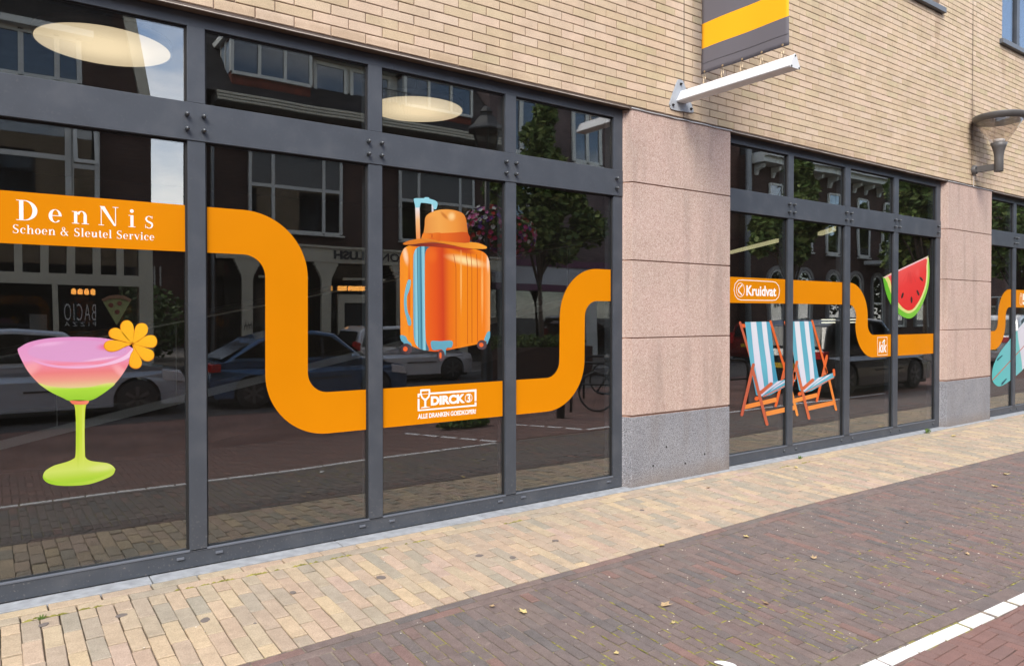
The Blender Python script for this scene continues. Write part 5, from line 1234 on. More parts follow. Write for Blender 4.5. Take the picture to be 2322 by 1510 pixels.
fr.box(-3.6, 2.98, FY(Y1) - .12, FY(Y1) + .05, 2.26, 2.50); fr.box(-3.6, -3.37 - .075, FY(Y1) - .1, FY(Y1) + .03, 2.5, 3.18)
fr = fr.build('shop_front_frame', m_cream, A)
for a, c in zip(xs, xs[1:]): MB().box(a + .075, c - .075, FY(Y1) - .06, FY(Y1) - .05, 2.50, 3.18).build('top_light', m_far_glass, fr)
MB().box(2.82, 3.12, FY(Y1) - .3, FY(Y1) + .06, 0, 3.18).build('pilaster', m_cream, A)
MB().box(1.10, 1.20, FY(Y1) - .08, FY(Y1) + .05, 0, 2.26).build('window_post', m_cream, A); MB().box(-1.35, -1.25, FY(Y1) - .08, FY(Y1) + .05, 0, 2.26).build('window_post', m_cream, A)
MB().box(-3.6, 2.82, FY(Y1) - .2, FY(Y1) + .03, 0, .62).build('stall_riser', m_cream, A)
for a, c in ((-3.5, -1.36), (-1.25, 1.09), (1.21, 2.81)): MB().box(a, c, FY(Y1) - .05, FY(Y1) - .04, .62, 2.26).build('shop_pane', glass('shop_far_glass', (.75, .75, .75), .03, .35), A)
MB().box(-9, 3.0, FY(Y1) - 5, FY(Y1) - 4.9, 0, 3.2).build('inner_wall', m_inside, A)
MB().box(-9, 3.0, FY(Y1) - 4.9, FY(Y1) - .3, 3.2, 3.3).build('inner_ceiling', m_inside, A)
MB().box(-9, -3.6, FY(Y1) - .3, FY(Y1), 0, 3.2).build('brick_pier', m_bk1, A)
MB().box(-3.5, 2.8, FY(Y1) - .8, FY(Y1) - .3, 1.10, 1.16).build('counter', mat('oak_bar', (.28, .13, .05), .6), A)
for X in (-.9, .85): MB().box(X - .16, X + .16, FY(Y1) - .7, FY(Y1) - .5, 1.16, 1.62).build('menu_board', m_pale, A)
m_amber = emit('amber_lamp', (1, .42, .08), 2.6)
for k, w_ in enumerate(('leftmost', 'second', 'third', 'rightmost')): tag(MB().lathe([(.03, -.07), (.05, -.05), (.05, .03), (.02, .07)], (1.62 + .13 * k, FY(Y1) - 1.6, 2.17), 10).build('amber_bulb', m_amber, smooth=True), w_ + ' of four small amber bulbs glowing over the pizza restaurant lettering', 'lamp', 'amber bulbs over the pizza counter')
m_let = mat('sign_letters', (.62, .62, .60), .6, var=0)
text('lettering', 'BACIO', 1.31, 1.50, .60, .36, m_let, A, y=FY(Y1) - .03, flip=True, bold=-.01, space=1.25)
text('lettering', 'PIZZA', 1.31, 1.38, .60, .085, m_let, A, y=FY(Y1) - .03, flip=True, space=1.8)
pz = thing('pizza_slice_sign', 'pizza slice sign with red toppings, mirrored just above the orange flower', 'sign')
mb = MB(); mb.prism([(2.03, 1.93), (2.18, 1.99), (2.33, 2.01), (2.48, 1.99), (2.62, 1.93), (2.32, 1.39)], lambda a, c, d: (a, d, c), FY(Y1) + .06, FY(Y1) + .09); mb.build('slice', mat('pizza_cheese', (.42, .44, .17), .7), pz)
mb = MB(); mb.prism([(2.01, 1.97), (2.17, 2.05), (2.33, 2.07), (2.49, 2.05), (2.64, 1.97), (2.61, 1.91), (2.47, 1.975), (2.33, 1.995), (2.18, 1.975), (2.04, 1.91)], lambda a, c, d: (a, d, c), FY(Y1) + .085, FY(Y1) + .12); mb.build('crust', mat('pizza_crust', (.36, .19, .10), .8), pz)
for X, Z in ((2.20, 1.84), (2.38, 1.88), (2.33, 1.69)): MB().lathe([(.055, 0), (.05, .02)], (X, FY(Y1) + .09, Z), 12, 'y').build('topping', mat('pizza_salami', (.30, .07, .04), .7), pz)
# ---- side street between the houses: bushes, a distant house
def leafball(mb, c, r, n, s, sq=(1, 1, 1)):
    for _ in range(n):
        while True:
            p = Vector((random.uniform(-1, 1), random.uniform(-1, 1), random.uniform(-1, 1)))
            if .35 < p.length < 1: break
        q = Vector((c[0] + p.x * r * sq[0], c[1] + p.y * r * sq[1], c[2] + p.z * r * sq[2]))
        u = Vector((random.gauss(0, 1), random.gauss(0, 1), random.gauss(0, .6))).normalized(); w = u.cross(Vector((random.gauss(0, 1), random.gauss(0, 1), random.gauss(0, 1)))).normalized()
        k = s * random.uniform(.6, 1.3); i = len(mb.v)
        mb.v += [tuple(q - u * k), tuple(q + w * k * .55), tuple(q + u * k), tuple(q - w * k * .55)]; mb.f.append((i, i + 1, i + 2, i + 3)); mb.r.append(random.random())
def leaf_mat(name, a, b_, c):
    return piece_mat(name, [(0, a), (.5, b_), (1, c)], True, rough=.6, grain=30, gstr=.1, blotch=.15)
m_lf = leaf_mat('tree_leaf', (.05, .085, .018), (.11, .17, .035), (.24, .28, .08)); m_lf2 = leaf_mat('bush_leaf', (.08, .14, .02), (.10, .18, .03), (.14, .2, .04))
m_bark = mat('bark', (.09, .065, .045), .9, var=.3, vscale=12, bump=.5, bscale=30)
random.seed(3)
def tree(name, label, x, Y, th, crown, n, s=.10, trunk_r=.09, group='street trees'):
    t = thing(name, label, 'tree', (0, 0, 0), group=group); y = FY(Y); z0 = ZR if Y < 12.6 else 0
    mb = MB().tube([(x, y, z0), (x + .04, y, z0 + th * .5), (x - .02, y + .03, z0 + th)], [trunk_r, trunk_r * .8, trunk_r * .6], 9)
    cs = [c[:3] for c in crown]
    for c in cs: mb.tube([(x - .02, y + .03, z0 + th * random.uniform(.8, 1)), ((x + c[0]) / 2, y + (c[1]) * .5, (th + c[2]) / 2 + .3), (c[0], y + c[1], c[2])], [trunk_r * .45, trunk_r * .3, .01], 5)
    mb.build('trunk', m_bark, t, True)
    mb = MB()
    tot = sum(c[3] ** 2 for c in crown)
    for c in crown: leafball(mb, (c[0], y + c[1], c[2]), c[3], int(n * c[3] ** 2 / tot), s)
    mb.build('crown', m_lf, t, rnd=True, fix=False)
    return t
def rc(x, z, r, n, sy=.8): return [(x + random.gauss(0, r * .5), random.gauss(0, r * sy * .5), z + random.gauss(0, r * .5), r * random.uniform(.28, .5)) for _ in range(n)]
tree('street_tree', 'leafy street tree rising from a rusty planter, mirrored left of the first pink pier', 12.8, 11.6, 3.0,
     rc(12.8, 4.7, .9, 10) + rc(14.0, 4.6, .8, 6) + [(12.75, 0, 7.9, .25), (12.8, .2, 7.3, .38), (12.7, 0, 6.7, .5), (12.8, 0, 6.1, .6), (13.3, .1, 5.7, .5), (11.4, .2, 5.0, .6), (14.6, 0, 4.2, .6), (12.3, .3, 3.9, .6), (13.5, 0, 3.6, .6)], 7000, .12)
tree('street_tree', 'spreading street tree mirrored behind the two left panes of the middle window front', 22.5, 10, 2.6, rc(22.6, 4.4, 1.2, 14) + rc(20.8, 4.6, .8, 5) + [(23.0, 0, 6.6, .5), (23.2, 0, 5.9, .6)], 6500, .16)
tree('street_tree', 'street tree mirrored above the watermelon sticker', 27.8, 8.0, 2.6, rc(28.2, 5.4, 1.5, 18) + rc(26.6, 6.6, .7, 4), 6500, .17)
tree('street_tree', 'street tree with sky showing through, mirrored in the farthest window front', 37, 8.2, 2.6, rc(37, 6.5, 3.6, 26) + rc(43, 6, 3, 12), 9500, .17)
tree('street_tree', 'far street tree at the end of the street, mirrored in the farthest window front', 50, 9, 2.6, rc(50, 6, 4, 26), 7000, .2)
for k, (X, Y, r, lab) in enumerate(((4.2, 24, 1.9, 'bright green bush in the side street, mirrored right of the cocktail flower'), (3.0, 20.5, .9, 'low green bush at the corner of the side street'))):
    mb = MB(); leafball(mb, (X, FY(Y), r * .7), r, 2600, .11, (1, 1, .75)); tag(mb.build('bush', m_lf2, rnd=True, fix=False), lab, 'bush')
hd = thing('distant_house', 'distant brick house with a white balcony at the end of the side street', 'building')
MB().box(1.0, 9.5, FY(40), FY(34), 0, 5.6).build('wall', m_bk2, hd)
mb = MB(); mb.prism([(.6, 5.6), (9.9, 5.6), (5.2, 7.0)], lambda a, c, d: (a, d, c), FY(41), FY(33.5)); mb.build('roof', m_tile, hd)
for k in range(9): MB().box(4.6 + .26 * k, 4.66 + .26 * k, FY(33.6), FY(33.55), 3.0, 3.9).build('balcony_bar', m_pale, hd)
fwin(hd, 4.8, 6.4, 3.2, 4.8, 33.95, (5.6,)); fwin(hd, 2.2, 3.6, 3.2, 4.8, 33.95, (2.9,))
# ---- corner house with the cosmetics shop
Y2 = 16.0
B = thing('corner_house', 'dark brick corner house with cream shop front and white bay windows, mirrored behind the suitcase', 'building')
FP = [(4.2, FY(Y2)), (14.6, FY(Y2)), (14.6, FY(Y2) - 8), (6.6, FY(Y2) - 8)]     # the side street widens behind the corner
MB().prism(FP, lambda a, c, d: (a, c, d), 3.62, 7.35).build('wall', m_bk1, B)
MB().prism([(4.2, FY(Y2)), (5.0, FY(Y2)), (7.4, FY(Y2) - 8), (6.6, FY(Y2) - 8)], lambda a, c, d: (a, c, d), 0, 3.62).build('wall', m_bk1, B)
MB().tube([(4.9, FY(Y2) + .08, 0), (4.9, FY(Y2) + .08, 7.3)], .05).build('downpipe', mat('zinc', (.22, .23, .23), .5), B, True)
def bigwin(x0, x1):
    s = (x1 - x0); fw = fwin(B, x0, x1, 3.98, 6.2, Y2 - .06, (x0 + s * .24, x0 + s * .80), (5.22,), .09)
    for a, c in ((0, .24), (.24, .80), (.80, 1)):
        MB().box(x0 + s * a + .05, x0 + s * c - .05, FY(Y2) + .09, FY(Y2) + .10, 5.27, 6.15).build('grey_panel', m_panel, fw)
    MB().box(x0 - .05, x1 + .08, FY(Y2), FY(Y2) + .22, 6.2, 6.28).build('hood', m_pale, fw)
bigwin(5.92, 8.55); bigwin(10.58, 13.28)
# projecting eaves
MB().box(4.9, 14.6, FY(Y2) - .1, FY(Y2) + .62, 7.32, 7.60).build('eaves', mat('eaves_paint', (.20, .195, .175), .7, var=.1), B)
for k in range(3): MB().box(4.9, 14.6, FY(Y2) + .62, FY(Y2) + .66, 7.34 + .09 * k, 7.40 + .09 * k).build('eaves_moulding', m_cream, B)
mb = MB(); mb.v = [(4.2, FY(Y2) + .5, 7.6), (14.6, FY(Y2) + .5, 7.6), (14.6, FY(Y2) - 5.5, 13.6), (5.95, FY(Y2) - 5.5, 13.6), (5.95, FY(Y2) - 5.6, 7.6), (14.6, FY(Y2) - 5.6, 7.6)]
mb.f = [(0, 1, 2, 3), (0, 3, 4), (1, 5, 2), (2, 5, 4, 3), (0, 4, 5, 1)]; mb.r = [0] * 5; mb.build('roof', m_tile, B)
def dormer(x0, x1, cheek=True):
    yb, yf = FY(Y2) - 2.2, FY(Y2) + .15
    d = MB().box(x0, x1, yb, yf - .02, 7.62, 9.25).build('bay', m_tile_r, B)
    MB().box(x0 - .15, x1 + .15, yb, yf + .15, 9.25, 9.42).build('bay_roof', m_pale, d)
    f = MB(); n = 3 ; t = .09; w_ = (x1 - x0) / n
    for k in range(n + 1): f.box(x0 + w_ * k - t / 2, x0 + w_ * k + t / 2, yf - .03, yf + .05, 8.30, 9.25)
    f.box(x0, x1, yf - .02, yf + .07, 8.22, 8.31); f.box(x0, x1, yf - .02, yf + .04, 9.16, 9.249)
    for Yq in (yf - .05, yf - .55, yf - 1.0): f.box(x0 - .04, x0 + .0, Yq - .05, Yq + .04, 8.30, 9.25)
    f.build('bay_frame', m_pale, d)
    for k in range(n):
        MB().box(x0 + w_ * k + t / 2, x0 + w_ * (k + 1) - t / 2, yf, yf + .006, 8.32, 9.15).build('pane', m_far_glass, d)
        MB().box(x0 + w_ * k + t / 2, x0 + w_ * (k + 1) - t / 2, yf - .012, yf - .006, 8.32, 9.15).build('curtain', m_curt, d)
    MB().box(x0 - .02, x0 - .012, yf - 1.0, yf - .05, 8.32, 9.15).build('side_pane', m_curt, d)
dormer(5.4, 7.65); dormer(10.7, 13.2)
MB().box(7.66, 10.69, FY(Y2) - 2.2, FY(Y2) - .35, 7.62, 9.25).build('bay_wall', m_pale, B)
for a, c in ((7.95, 8.85), (9.05, 9.65), (9.75, 10.35)): fwin(B, a, c, 7.95, 9.15, Y2 + .33, (), (), .10, back=m_curt, name='balcony_door', sill=False)
MB().box(7.66, 10.69, FY(Y2) - 2.2, FY(Y2) + .05, 9.25, 9.40).build('bay_roof', m_pale, B)
rl = MB().tube([(9.1, FY(Y2) + .45, 8.55), (10.75, FY(Y2) + .45, 8.55)], .02, 5); rl.tube([(9.1, FY(Y2) + .45, 7.72), (10.75, FY(Y2) + .45, 7.72)], .015, 5); rl = rl.build('balcony_rail', m_iron, B)
for k in range(16): MB().tube([(9.1 + .11 * k, FY(Y2) + .45, 7.6), (9.1 + .11 * k, FY(Y2) + .45, 8.55)], .009, 4).build('baluster', m_iron, rl)
# shop front
MB().box(4.98, 14.6, FY(Y2) - .1, FY(Y2) + .10, 3.12, 3.60).build('fascia', m_cream, B)
MB().box(4.94, 14.6, FY(Y2) + .10, FY(Y2) + .16, 3.55, 3.62).build('cornice', m_cream, B)
m_letd = mat('shop_letters', (.03, .03, .03), .5, var=0)
text('lettering', 'LUSH', 8.31, 3.235, .98, .27, m_letd, B, y=FY(Y2) + .125, flip=True, bold=.05)
text('lettering', 'SALON', 9.85, 3.235, 1.35, .27, m_letd, B, y=FY(Y2) + .125, flip=True, bold=.02)
for X in (5.85, 8.1, 10.6, 12.9):
    c = MB().box(X - .15, X + .15, FY(Y2) - .05, FY(Y2) + .06, 0, 2.62).build('column', m_cream, B)
    for k in range(5): MB().box(X - .17 - .05 * k, X + .17 + .05 * k, FY(Y2) - .05, FY(Y2) + .062 + .004 * k, 2.62 + .10 * k, 2.719 + .10 * k).build('capital_step', m_cream, c)
MB().box(6.0, 14.5, FY(Y2) - 4, FY(Y2) - 3.9, 0, 3.6).build('inner_wall', m_inside, B)
MB().box(5.0, 14.5, FY(Y2) - .40, FY(Y2) - .39, 0, 3.1).build('shop_pane', glass('shop_far_glass', (1, 1, 1), 0, 0), B)
for a, c in ((8.6, 9.9),):
    d = MB().prism([[(a, 0), (c, 0), (c, 2.2), (a, 2.2)], [(a + .22, .02), (a + .22, 1.95), (c - .22, 1.95), (c - .22, .02)]], lambda p, q, r_: (p, r_, q), FY(Y2) - .35, FY(Y2) - .25).build('door_surround', m_cream, B)
    MB().box(a + .22, c - .22, FY(Y2) - .34, FY(Y2) - .33, .02, 1.95).build('door', m_inside, d)
for a, c, w_ in ((8.35, 8.5, 'leftmost and smallest'), (8.72, 9.0, 'middle one'), (9.08, 9.62, 'widest')): tag(MB().box(a, c, FY(Y2) - .6, FY(Y2) - .5, 2.32, 2.46).build('amber_light_box', m_amber), w_ + ' of three amber lit signs inside the cream shop front', 'lamp', 'amber light boxes in the cosmetics shop')
for X in (6.9, 9.4, 11.9): MB().box(X - .7, X + .7, FY(Y2) - .12, FY(Y2) - .06, 2.62, 2.69).build('awning_bar', m_cream, B)
# graffiti on the left column of the shop front
g = MB(); zz = [(5.76, 1.18), (5.80, 1.40), (5.84, 1.15), (5.88, 1.38), (5.9, 1.2), (5.95, 1.42), (5.98, 1.2)]
g.tube([(a, FY(Y2) + .066, c) for a, c in zz], .011, 4); g.tube([(5.75, FY(Y2) + .066, 1.28), (5.99, FY(Y2) + .066, 1.33)], .009, 4); g.build('graffiti', m_iron, B)
# ---- mauve brick house to the right
Y3 = 17.0
Cb = thing('mauve_brick_house', 'mauve brick house with white and purple shop signs, mirrored left of the pink pier', 'building')
wallbox('wall', 14.7, 27.4, Y3, 3.7, 12, m_bk3, Cb, 8)
MB().box(14.7, 27.4, FY(Y3) - .3, FY(Y3) + .08, 2.75, 3.45).build('fascia', mat('sign_white', (.45, .46, .48), .5, var=.05), Cb)
MB().box(14.7, 27.4, FY(Y3) - .3, FY(Y3) + .12, 3.45, 3.70).build('sign_strip', mat('sign_purple', (.12, .035, .08), .5), Cb)
MB().box(14.7, 27.4, FY(Y3) - .3, FY(Y3) + .12, 2.5, 2.75).build('sign_strip', mat('sign_purple', (.12, .035, .08), .5), Cb)
MB().box(14.7, 27.4, FY(Y3) - .05, FY(Y3) + .05, 7.0, 7.25).build('string_course', m_pale, Cb)
fwin(Cb, 15.3, 16.7, 7.6, 9.6, Y3 - .05, (16.0,), (), .16); fwin(Cb, 18.6, 20.0, 7.6, 9.6, Y3 - .05, (19.3,), (), .16); fwin(Cb, 23.5, 24.9, 7.6, 9.6, Y3 - .05, (24.2,), (), .16)
fwin(Cb, 15.6, 17.0, 4.4, 6.4, Y3 - .05, (16.3,), (5.8,), .12); fwin(Cb, 24.4, 25.8, 4.4, 6.4, Y3 - .05, (25.1,), (5.8,), .12); fwin(Cb, 26.2, 27.2, 4.4, 6.0, Y3 - .05, (), (), .12)
for X in (15.5, 19.6, 23.5, 27.2): MB().box(X - .28, X + .28, FY(Y3) - .2, FY(Y3) + .02, 0, 2.5).build('shop_pillar', m_pale, Cb)
MB().box(14.7, 27.4, FY(Y3) - 3, FY(Y3) - 2.9, 0, 3.7).build('inner_wall', m_inside, Cb)
MB().box(14.8, 27.3, FY(Y3) - .22, FY(Y3) - .21, 0, 2.5).build('shop_pane', m_far_glass, Cb)
# ---- ornate house with cornice and brackets
D = thing('ornate_house', 'tall dark brick house with white bracketed cornice, arched windows and a white balcony', 'building')
wallbox('wall', 28.3, 52, Y2, 0, 9.0, m_bk1, D, 8)
MB().tube([(28.15, FY(Y2) + .1, 0), (28.15, FY(Y2) + .1, 12)], .14).build('downpipe', mat('zinc', (.22, .23, .23), .5), D, True)
wallbox('side_wall', 27.4, 28.3, Y2 + .5, 0, 13, m_bk2, D, 8)
MB().box(28.4, 52, FY(Y2), FY(Y2) + .75, 8.55, 8.80).build('cornice', m_pale, D); MB().box(28.4, 52, FY(Y2), FY(Y2) + .95, 8.801, 9.0).build('cornice', m_pale, D)
for k in range(20): mb = MB(); mb.prism([(0, 8.54), (.5, 8.54), (.45, 8.36), (.16, 8.28), (.09, 8.05), (0, 8.05)], lambda a, c, d: (d, FY(Y2) + a, c), 28.7 + 1.2 * k, 28.86 + 1.2 * k); mb.build('bracket', m_pale, D)
MB().box(28.4, 52, FY(Y2) - 6, FY(Y2) - .5, 9.0, 12).build('roof', m_tile, D)
def archwin(x, z0, w_, h, t=.16):
    o = [(x - w_ / 2 - t, z0), (x + w_ / 2 + t, z0)] + arc(x, z0 + h, w_ / 2 + t, 0, 180, 14); i = [(x - w_ / 2, z0 + .02)] + arc(x, z0 + h, w_ / 2, 180, 0, 14) + [(x + w_ / 2, z0 + .02)]
    f = MB().prism([o, i], lambda a, c, d: (a, d, c), FY(Y2), FY(Y2) + .12).build('arched_window', mat('arch_stone', (.24, .225, .21), .8), D)
    fi = [(x - w_ / 2 + .1, z0 + .12)] + arc(x, z0 + h, w_ / 2 - .1, 180, 0, 14) + [(x + w_ / 2 - .1, z0 + .12)]
    MB().prism([i, fi], lambda a, c, d: (a, d, c), FY(Y2) + .0, FY(Y2) + .07).build('frame', m_pale, f)
    MB().box(x - w_ / 2 + .05, x + w_ / 2 - .05, FY(Y2) + .005, FY(Y2) + .06, z0 + h * .55, z0 + h * .55 + .1).build('frame_bar', m_pale, f)
    MB().prism(fi, lambda a, c, d: (a, d, c), FY(Y2) + .01, FY(Y2) + .02).build('pane', m_far_glass, f)
for X in (30.4, 32.6, 35.3, 37.2, 39.6, 42.0, 44.5): archwin(X, .9, 1.15, 2.3)
m_bluec = mat('blue_curtain', (.10, .25, .45), .9, var=.1)
for X in (30.2, 32.6, 35.2, 38.0, 40.6, 43.5):
    fwin(D, X - .55, X + .55, 4.75, 6.35, Y2 - .06, (), (), .14); fwin(D, X - .5, X + .5, 6.95, 7.75, Y2 - .06, (), (), .10, back=m_bluec)
MB().box(38.1, 40.4, FY(Y2), FY(Y2) + 1.0, 4.3, 4.5).build('balcony', m_pale, D)
rl = MB().box(38.1, 40.4, FY(Y2) + .93, FY(Y2) + 1.0, 5.3, 5.36).build('balcony_rail', m_pale, D)
for k in range(15): MB().box(38.12 + .16 * k, 38.17 + .16 * k, FY(Y2) + .95, FY(Y2) + .98, 4.5, 5.3).build('baluster', m_pale, rl)
E_ = thing('terrace_house', 'brown brick terrace house at the far end of the street', 'building')
wallbox('wall', 52, 90, Y2, 0, 9.5, m_bk2, E_, 8)
for k in range(9): fwin(E_, 54 + 4 * k, 55.6 + 4 * k, 4.5, 6.6, Y2 - .06, (54.8 + 4 * k,)); fwin(E_, 54 + 4 * k, 56 + 4 * k, .8, 2.8, Y2 - .06, (55 + 4 * k,))
F_ = thing('left_neighbour_house', 'plain dark brick house left of the pizza restaurant, outside the mirrored view', 'building')
wallbox('wall', -40, -9.05, Y1, 0, 9, m_bk2, F_, 8)
for k in range(6): fwin(F_, -38 + 5 * k, -36 + 5 * k, 4.2, 6.2, Y1 - .06, (-37 + 5 * k,)); fwin(F_, -38 + 5 * k, -36 + 5 * k, .8, 2.8, Y1 - .06, (-37 + 5 * k,))
# unseen houses added at both street ends to keep bright sky out of reflections
for xe, sgn, lab in ((-62, 1, 'brown brick house closing the street behind the camera to the left'), (118, -1, 'brown brick house closing the far right end of the street')):
    H_ = thing('street_end_house', lab, 'building')
    xa_, xb_ = (xe - 8, xe) if sgn > 0 else (xe, xe + 8)
    MB().box(xa_, xb_, -24, 12, 0, 10.5).build('wall', m_bk2, H_)
    mb = MB(); mb.prism([(-25, 10.5), (13, 10.5), (8, 14), (-20, 14)], lambda a, c, d: (d, a, c), xa_ - .3, xb_ + .3); mb.build('roof', m_tile, H_)
    xf = xe + .05 * sgn
    for k in range(8):
        for z_ in (1.0, 4.4, 7.6):
            y_ = -22 + 4.2 * k; w = MB().box(min(xf, xf + .08 * sgn), max(xf, xf + .08 * sgn), y_, y_ + 1.7, z_, z_ + 1.9).build('window', m_pale, H_)
            MB().box(min(xf + .081 * sgn, xf + .09 * sgn), max(xf + .081 * sgn, xf + .09 * sgn), y_ + .1, y_ + 1.6, z_ + .1, z_ + 1.8).build('pane', m_far_glass, w)
# ------------------------------------------------------------------ cars
m_tyre = mat('tyre', (.02, .02, .02), .8, var=0); m_rim = mat('rim', (.17, .17, .18), .35, metal=.8, var=0); m_cglass = glass('car_glass', (.16, .18, .19), .14, .75)
m_red = mat('tail_light', (.42, .012, .01), .2, var=0, spec=.8); m_clear = mat('head_light', (.7, .7, .72), .15, var=0); m_trim = mat('car_trim', (.03, .03, .032), .5, var=0); m_carin = mat('car_inside', (.02, .02, .02), .9, var=0)
m_plate = mat('plate_yellow', (.65, .42, .02), .5, var=0)
def car(label, paint, x_rear, Y, L, W, H, kind, ang=0):
    """x_rear: rear bumper, nose towards +x; Y: the near flank, as mirrored"""
    yc = FY(Y) - W / 2
    t = thing('parked_car' if kind != 'drive' else 'car', label, 'car', (x_rear + L / 2, yc, ZR), ang, 'cars in the street')
    m = mat('car_paint_' + str(abs(hash(label)) % 1000) if False else 'paint_' + label.split()[0] + '_' + label.split()[1], paint, .25, metal=.3, var=0, coat=.8)
    h2 = L / 2; b_ = H * .60; wr = H * .205; wa = wr * 1.16; fx, rx = h2 - L * .19, -h2 + L * .19
    lo = .20
    prof = [(-h2 + .03, lo + .12), (-h2, .50), (-h2 + .03, b_ * .85), (-h2 + .10, b_)]
    if kind == 'hatch': top = [(h2 * .30, b_ + .02), (h2 * .62, b_ - .06), (h2 * .93, b_ * .80)]
    else: top = [(h2 * .28, b_ + .03), (h2 * .60, b_ - .02), (h2 * .94, b_ * .83)]
    prof += top + [(h2, b_ * .62), (h2 - .02, lo + .10), (h2 - .08, lo)]
    prof += [(fx + wa, lo)] + [(fx + wa * math.cos(R(a)), wr + wa * math.sin(R(a))) for a in range(10, 171, 20)] + [(fx - wa, lo)]
    prof += [(rx + wa, lo)] + [(rx + wa * math.cos(R(a)), wr + wa * math.sin(R(a))) for a in range(10, 171, 20)] + [(rx - wa, lo), (-h2 + .1, lo)]
    mb = MB(); mb.prism(prof, lambda a, c, d: (a, d * (1 - .10 * max(0, (abs(a) / h2 - .75)) / .25), c), -W / 2, W / 2); mb.build('body', m, t, bevel=.045, seg=3)
    # greenhouse: roof and pillars as a tapering shell, glass in it
    if kind == 'hatch': gh = [(-h2 + .10, b_ - .02), (-h2 + .26, H - .12), (-h2 + .48, H - .02), (-h2 * .25, H), (h2 * .12, H - .05), (h2 * .50, b_ - .02)]
    elif kind == 'suv': gh = [(-h2 + .12, b_ - .02), (-h2 + .42, H - .16), (-h2 + .72, H - .04), (-h2 * .2, H), (h2 * .12, H - .05), (h2 * .42, b_ - .02)]
    else: gh = [(-h2 * .88, b_ - .02), (-h2 * .55, H - .16), (-h2 * .30, H - .03), (0, H), (h2 * .20, H - .06), (h2 * .52, b_ - .02)]
    def tp(a, c, d): k = 1 - .17 * max(0, (c - b_)) / (H - b_); return (a, d * k, c)
    mb = MB(); mb.prism(gh, tp, -W / 2 + .04, W / 2 - .04); mb.build('roof', m, t, bevel=.05, seg=3)
    cx = sum(p[0] for p in gh) / len(gh); cz = (b_ + H) / 2 + .02
    sg = [(cx + (a - cx) * .86, cz + (c - cz) * .72) for a, c in gh]
    for s in (-1, 1):
        mb = MB(); mb.prism(sg, tp, s * (W / 2 - .045), s * (W / 2 - .032)); mb.build('side_window', m_cglass if False else glass('car_side_glass', (.05, .06, .07), .02, .22), t)
        for q in (-.02, .22) if kind != 'hatch' else (.05,):
            mb = MB(); mb.prism([(cx + q * h2 - .035, b_ + .02), (cx + q * h2 + .035, b_ + .02), (cx + q * h2 + .025, H - .13), (cx + q * h2 - .025, H - .13)], tp, s * (W / 2 - .033), s * (W / 2 - .028)); mb.build('pillar', m_trim, t)
        MB().box(-h2 * .15, h2 * .35, s * W / 2 - .004, s * W / 2 + .012, .50, .53).build('side_strip', m_trim, t)
        mb = MB().lathe([(.02, -.07), (.07, -.05), (.075, .03), (.03, .07)], (h2 * .36, s * (W / 2 + .08), b_ + .05), 10, 'y'); mb.build('mirror', m, t, True)
        MB().box(-.02 * h2, .06 * h2, s * W / 2 - .003, s * W / 2 + .02, b_ - .10, b_ - .075).build('door_handle', m, t)
        mb = MB(); mb.prism([(h2 * .80, b_ * .66), (h2 * .985, b_ * .60), (h2 * .95, b_ * .80), (h2 * .80, b_ * .86)], lambda a, c, d: (a, d, c), s * (W / 2 - .35), s * (W / 2 - .03)); mb.build('headlight', m_clear, t, bevel=.02)
        if kind == 'hatch': mb = MB(); mb.prism([(-h2 - .012, b_ * .78), (-h2 + .16, b_ * .80), (-h2 + .20, b_ + .16), (-h2 + .09, b_ + .20)], lambda a, c, d: (a, d, c), s * (W / 2 - .24), s * (W / 2 + .004)); mb.build('tail_light', m_red, t, bevel=.01)
        else: mb = MB(); mb.prism([(-h2 - .012, b_ * .80), (-h2 + .18, b_ * .80), (-h2 + .18, b_ * .97), (-h2 + .02, b_ * .97)], lambda a, c, d: (a, d, c), s * (W / 2 - .52), s * (W / 2 + .003)); mb.build('tail_light', m_red, t, bevel=.01)
        for X in (fx, rx):
            w = MB().lathe([(wr - .02, -.10), (wr, -.08), (wr, .08), (wr - .02, .10)], (X, s * (W / 2 - .11), wr), 24, 'y').build('wheel', m_tyre, t, True)
            r = MB().lathe([(wr * .68, s * .085), (wr * .64, s * .104), (wr * .2, s * .098)], (X, s * (W / 2 - .11), wr), 20, 'y')
            r.build('rim', m_trim, w)
            sp = MB()
            for k in range(6): a = k * 1.047; M = Matrix.Translation((X, s * (W / 2 - .11), wr)) @ Matrix.Rotation(a, 4, 'Y'); sp.box(-wr * .085, wr * .085, s * .106 - .004, s * .106 + .004, 0, wr * .64, M=M)
            sp.build('spokes', m_rim, w)
    g = [gh[-2], gh[-1]]
    mb = MB(); (a0, c0), (a1, c1) = gh[-2], gh[-1]
    mb.v = [tuple(tp(a0 + .03, c0 - .02, -W / 2 + .14)), tuple(tp(a0 + .03, c0 - .02, W / 2 - .14)), tuple(tp(a1 + .0, c1 + .06, W / 2 - .12)), tuple(tp(a1 + .0, c1 + .06, -W / 2 + .12))]; mb.f = [(0, 1, 2, 3)]; mb.r = [0]
    w = mb.build('windscreen', glass('car_side_glass', (.05, .06, .07), .02, .22), t); so = w.modifiers.new('s', 'SOLIDIFY'); so.thickness = .02
    mb = MB(); (a0, c0), (a1, c1) = gh[1], gh[0]
    mb.v = [tuple(tp(a0 - .025, c0 - .03, -W / 2 + .20)), tuple(tp(a0 - .025, c0 - .03, W / 2 - .20)), tuple(tp(a1 - .01, c1 + .08, W / 2 - .16)), tuple(tp(a1 - .01, c1 + .08, -W / 2 + .16))]; mb.f = [(0, 1, 2, 3)]; mb.r = [0]
    w = mb.build('rear_window', mat('tinted_rear', (.012, .013, .014), .22, var=0, spec=.25), t); so = w.modifiers.new('s', 'SOLIDIFY'); so.thickness = .02
